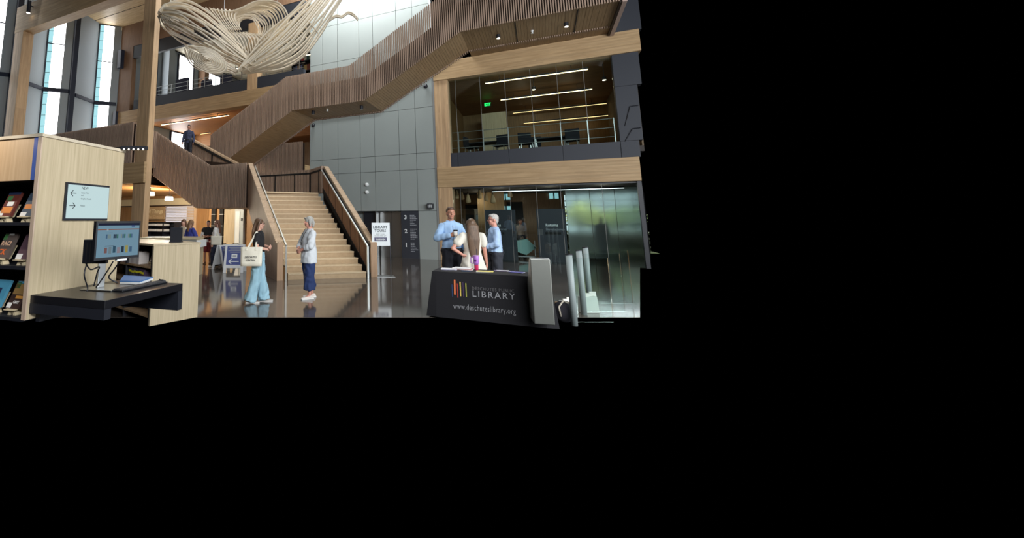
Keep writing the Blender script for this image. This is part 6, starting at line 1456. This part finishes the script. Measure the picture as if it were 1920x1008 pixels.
# -- older woman in front of the stairs
w2p = onZ(579, 559, 0); w2f = 27.4 + 180 + 25
STRIPE = fabric('pale striped linen', (212, 216, 220), 0.85, 0.12, 22, 0.35)
person('grey-haired woman in loose pale shirt and navy cropped jeans before the stairs', w2p, w2f, 1.665, 'pink',
       (((-0.27, 0.08, 1.10), (-0.05, 0.245, 0.99), (1, 0.25, -0.25), (0, -1, 0.1), 0.7), ((0.27, 0.08, 1.10), (0.05, 0.25, 1.0), (-1, 0.25, -0.25), (0, -1, 0.1), 0.7)),
       (((-0.09, 0, 0.90), (-0.09, 0.03, 0.48), (-0.08, 0.02, 0.08), -5.0), ((0.09, 0, 0.90), (0.09, -0.02, 0.48), (0.11, -0.12, 0.08), 10.0)),
       'bob', (168, 166, 160), (('trousers', 'trousers', fabric('navy denim', (34, 52, 96), 0.85, 0.12, 10, 0.3), dict(hem=0.2, r=(0.1, 0.096, 0.11))), ('shirt', 'shirt', STRIPE, dict(hem=0.74, flare=0.05, sleeve=0.72, sr=0.08, fold=0.008, collar=True, w=1.02, g=0.03))), (flat('white sneaker', (226, 216, 208), 0.6), SOLE), head_turn=0, group=None)
lf = V((_c(R(w2f)), _s(R(w2f)), 0)); lr = V((_s(R(w2f)), -_c(R(w2f)), 0))
lan = thing('lanyard', 'dark lanyard hanging on the grey-haired woman', 'lanyard', V(w2p) + lf * 0.17 + V((0, 0, 1.12)))
MB().tube([V(w2p) + lf * 0.05 - lr * 0.07 + V((0, 0, 1.42)), V(w2p) + lf * 0.14 - lr * 0.05 + V((0, 0, 1.3)), V(w2p) + lf * 0.175 + V((0, 0, 1.16)), V(w2p) + lf * 0.14 + lr * 0.05 + V((0, 0, 1.3)), V(w2p) + lf * 0.05 + lr * 0.07 + V((0, 0, 1.42))], 0.005, 6).build('cord', BLACK, lan); MB().obox(V(w2p) + lf * 0.178 - lr * 0.02 + V((0, 0, 1.08)), lr * 0.04, lf * 0.005, (0, 0, 0.07)).build('badge', BLACK, lan)
# -- group of three behind the table
def gpt(px, d): q = atD(px, 412, d); return V((q.x, q.y, 0))
BLUES = fabric('light blue shirt', (158, 190, 226), 0.8, 0.1, 16, 0.35); NAVYT = fabric('dark navy trousers', (28, 30, 40))
m1p = gpt(845, 8.7); m1f = 180 + 117.4 + 8
person('tall man in light blue shirt holding a paper cup beside the timber column', m1p, m1f, 1.86, 'tan',
       (((-0.255, -0.03, 1.12), (-0.2, 0.1, 0.92), (0.2, 0.3, -1), (1, 0, 0), 0.3), ((0.30, 0.03, 1.13), (0.12, 0.25, 1.19), (-0.5, 0.5, 0.35), (-0.8, -0.5, 0.1), 0.9)),
       STD(0.02), 'short', (88, 66, 52), (('trousers', 'trousers', NAVYT, dict(hem=0.05)), ('shirt', 'shirt', BLUES, dict(hem=0.93, w=1.08, flare=0.012, sleeve=0.97, sr=0.063, collar=True, belt=True))), (flat('black shoe', (24, 22, 22), 0.4),), width=1.04, head_turn=-12)
s_ = 1.86 / 1.7; Mm = Matrix.Translation(m1p) @ Matrix.Rotation(R(m1f - 90), 4, 'Z'); hc = Mm @ (V((0.065, 0.315, 1.21)) * s_)
cup = thing('paper_cup', 'white paper cup with black lid held by the tall man', 'cup', hc)
MB().lathe([(0.03, -0.06), (0.041, 0.06)], hc, 18).build('cup_body', WHITE, cup, True); MB().lathe([(0.044, 0.06), (0.044, 0.07), (0.037, 0.085)], hc, 18).build('lid', BLACK, cup); MB().lathe([(0.0345, -0.035), (0.0395, 0.02)], hc, 18).build('sleeve', flat('cup sleeve', (236, 226, 214), 0.7), cup, True)
w3p = gpt(883, 8.15); w3f = 117.4 - 4
person('woman with very long brown hair in cream dress seen from behind the table', w3p, w3f, 1.62, 'pink',
       (((-0.40, -0.06, 1.12), (-0.20, -0.06, 0.99), (0.6, 0.1, -0.35), (0.6, 0.6, 0.3), 0.5), ((0.235, 0.0, 1.10), (0.28, 0.06, 0.84), (0.1, 0.1, -1), (-1, 0.2, 0), 0.3)),
       STD(0.0), 'verylong', (104, 82, 64), (('dress', 'dress', fabric('cream dress', (226, 220, 206), 0.85, 0.06, 12, 0.5), dict(sleeve=0.25, sr=0.08, w=1.1)),), (flat('tan sandal', (150, 110, 80), 0.6),), width=1.12)
m2p = gpt(926, 8.75); m2f = 180 + 27.4 - 8
person('older man with glasses and grey hair in light blue shirt beside the black returns panel', m2p, m2f, 1.715, 'pink',
       (((-0.25, 0.04, 1.11), (-0.12, 0.25, 1.04), (0.6, 0.5, 0), (0.3, -1, 0.1), 0.6), ((0.25, 0.05, 1.11), (0.1, 0.26, 1.0), (-0.6, 0.5, 0), (0, -1, 0.1), 0.6)),
       STD(0.0), 'short', (188, 184, 178), (('trousers', 'trousers', fabric('charcoal trousers', (46, 48, 56)), dict(hem=0.05)), ('shirt', 'shirt', fabric('pale blue check shirt', (168, 194, 228), 0.8, 0.14, 20, 0.35), dict(hem=0.92, w=1.08, flare=0.01, sleeve=0.95, sr=0.064, collar=True, belt=True))), (flat('black shoe', (24, 22, 22), 0.4),), glasses=True, lean=0.01)
# -- people in the background
bp = dict(vox=0.012, detail=True)
person('woman with long brown hair in cream cardigan facing us behind the service counter', gpt(345, 14.4), 297.4 - 6, 1.62, 'fair', (DOWN(-1), DOWN(1)), STD(), 'long', (112, 78, 58), (('trousers', 'trousers', NAVYT, dict(hem=0.05)), ('cardigan', 'shirt', fabric('cream cardigan', (206, 190, 166)), dict(hem=0.85, sleeve=0.95))), (flat('black shoe', (24, 22, 22), 0.4),), **bp)
person('woman in blue jacket turned away at the end of the service counter', gpt(359, 13.6), 80, 1.60, 'fair', (DOWN(-1), ((0.24, 0.06, 1.1), (0.2, 0.28, 1.02), (0, 1, 0), (-1, 0, 0), 0.4)), STD(), 'mid', (128, 96, 70), (('trousers', 'trousers', NAVYT, dict(hem=0.05)), ('jacket', 'shirt', fabric('royal blue', (52, 60, 138)), dict(hem=0.84, sleeve=0.97, sr=0.068, w=1.1))), (flat('black shoe', (24, 22, 22), 0.4),), **bp)
q = onZ(388, 494, 0)
person('person in dark vest and red shorts holding papers near the shelves', V((q.x, q.y, 0)), 300, 1.57, 'tan', (((-0.24, 0.03, 1.1), (-0.1, 0.25, 1.08), (0.6, 0.6, 0), (0, -1, 0), 0.5), ((0.24, 0.03, 1.1), (0.1, 0.25, 1.08), (-0.6, 0.6, 0), (0, -1, 0), 0.5)), STD(), 'short', (40, 32, 30), (('shorts', 'trousers', fabric('dark red shorts', (122, 40, 44)), dict(hem=0.5, r=(0.1, 0.09, 0.085))), ('white_shirt', 'shirt', fabric('white cotton', (214, 210, 206)), dict(hem=0.86, sleeve=0.7)), ('vest', 'shirt', fabric('black vest', (30, 30, 34)), dict(hem=0.98, sleeve=0.12, sr=0.085, w=1.1, flare=0.012))), (flat('brown shoe', (110, 76, 56), 0.6),), **bp)
q = onZ(404, 500, 0); q = V((q.x, q.y, 0)); ff = 200
person('woman with auburn hair in white shirt and dark jeans carrying a tote in the background', q, ff, 1.60, 'fair', (DOWN(-1), ((0.25, 0.02, 1.1), (0.2, 0.22, 0.96), (0, 0.8, -0.5), (-1, 0, 0), 0.4)), STD(0.06), 'long', (110, 74, 56), (('trousers', 'trousers', fabric('dark jeans', (36, 40, 60)), dict(hem=0.06, r=(0.098, 0.085, 0.085))), ('shirt', 'shirt', fabric('white cotton', (214, 210, 206)), dict(hem=0.84, flare=0.02, sleeve=0.9, sr=0.07))), (flat('white sneaker', (226, 216, 208), 0.6),), **bp)
fy2 = V((_c(R(ff)), _s(R(ff)), 0)); rx2 = V((fy2.y, -fy2.x, 0)); lx2 = -rx2
tote(q + lx2 * 0.26 - fy2 * 0.1, fy2, lx2, 0.38, 0.76, 1.06, 'cream tote bag on the auburn-haired woman in the background', None, (), q + lx2 * 0.16 + V((0, 0, 1.3)))
p_ = onY(353, 281, 13.9)
person('person in dark blue standing at the top of the return stair flight', V((onY(353, 270, 13.6).x, 13.6, 4.16)), 300, 1.62, 'tan', (DOWN(-1), DOWN(1)), STD(), 'short', (50, 40, 36), (('trousers', 'trousers', NAVYT, dict(hem=0.05)), ('jacket', 'shirt', fabric('dusk blue', (52, 58, 84)), dict(hem=0.84, sleeve=0.97))), (flat('black shoe', (24, 22, 22), 0.4),), **bp)
q = onY(980, 489, 20.4); q.z = 0; q.y = 20.4
person('person in brown top behind the glass beside the teal cart', q, 297, 1.62, 'tan', (DOWN(-1), DOWN(1)), STD(), 'short', (60, 46, 40), (('trousers', 'trousers', NAVYT, dict(hem=0.05)), ('top', 'shirt', fabric('taupe top', (132, 112, 98)), dict(hem=0.84, sleeve=0.9))), (flat('black shoe', (24, 22, 22), 0.4),), **bp)

q = onY(1131, 470, 22.4); q.z = 0  # figure added in place of one reflected in the glass
person('person in dark coat walking behind the hazy vestibule glass', q, 250, 1.72, 'tan', (DOWN(-1), DOWN(1)), STD(0.08), 'short', (44, 38, 36), (('trousers', 'trousers', NAVYT, dict(hem=0.05)), ('coat', 'shirt', fabric('dark coat', (44, 40, 44)), dict(hem=0.7, flare=0.02, sleeve=0.97, sr=0.07))), (flat('black shoe', (24, 22, 22), 0.4),), **bp)
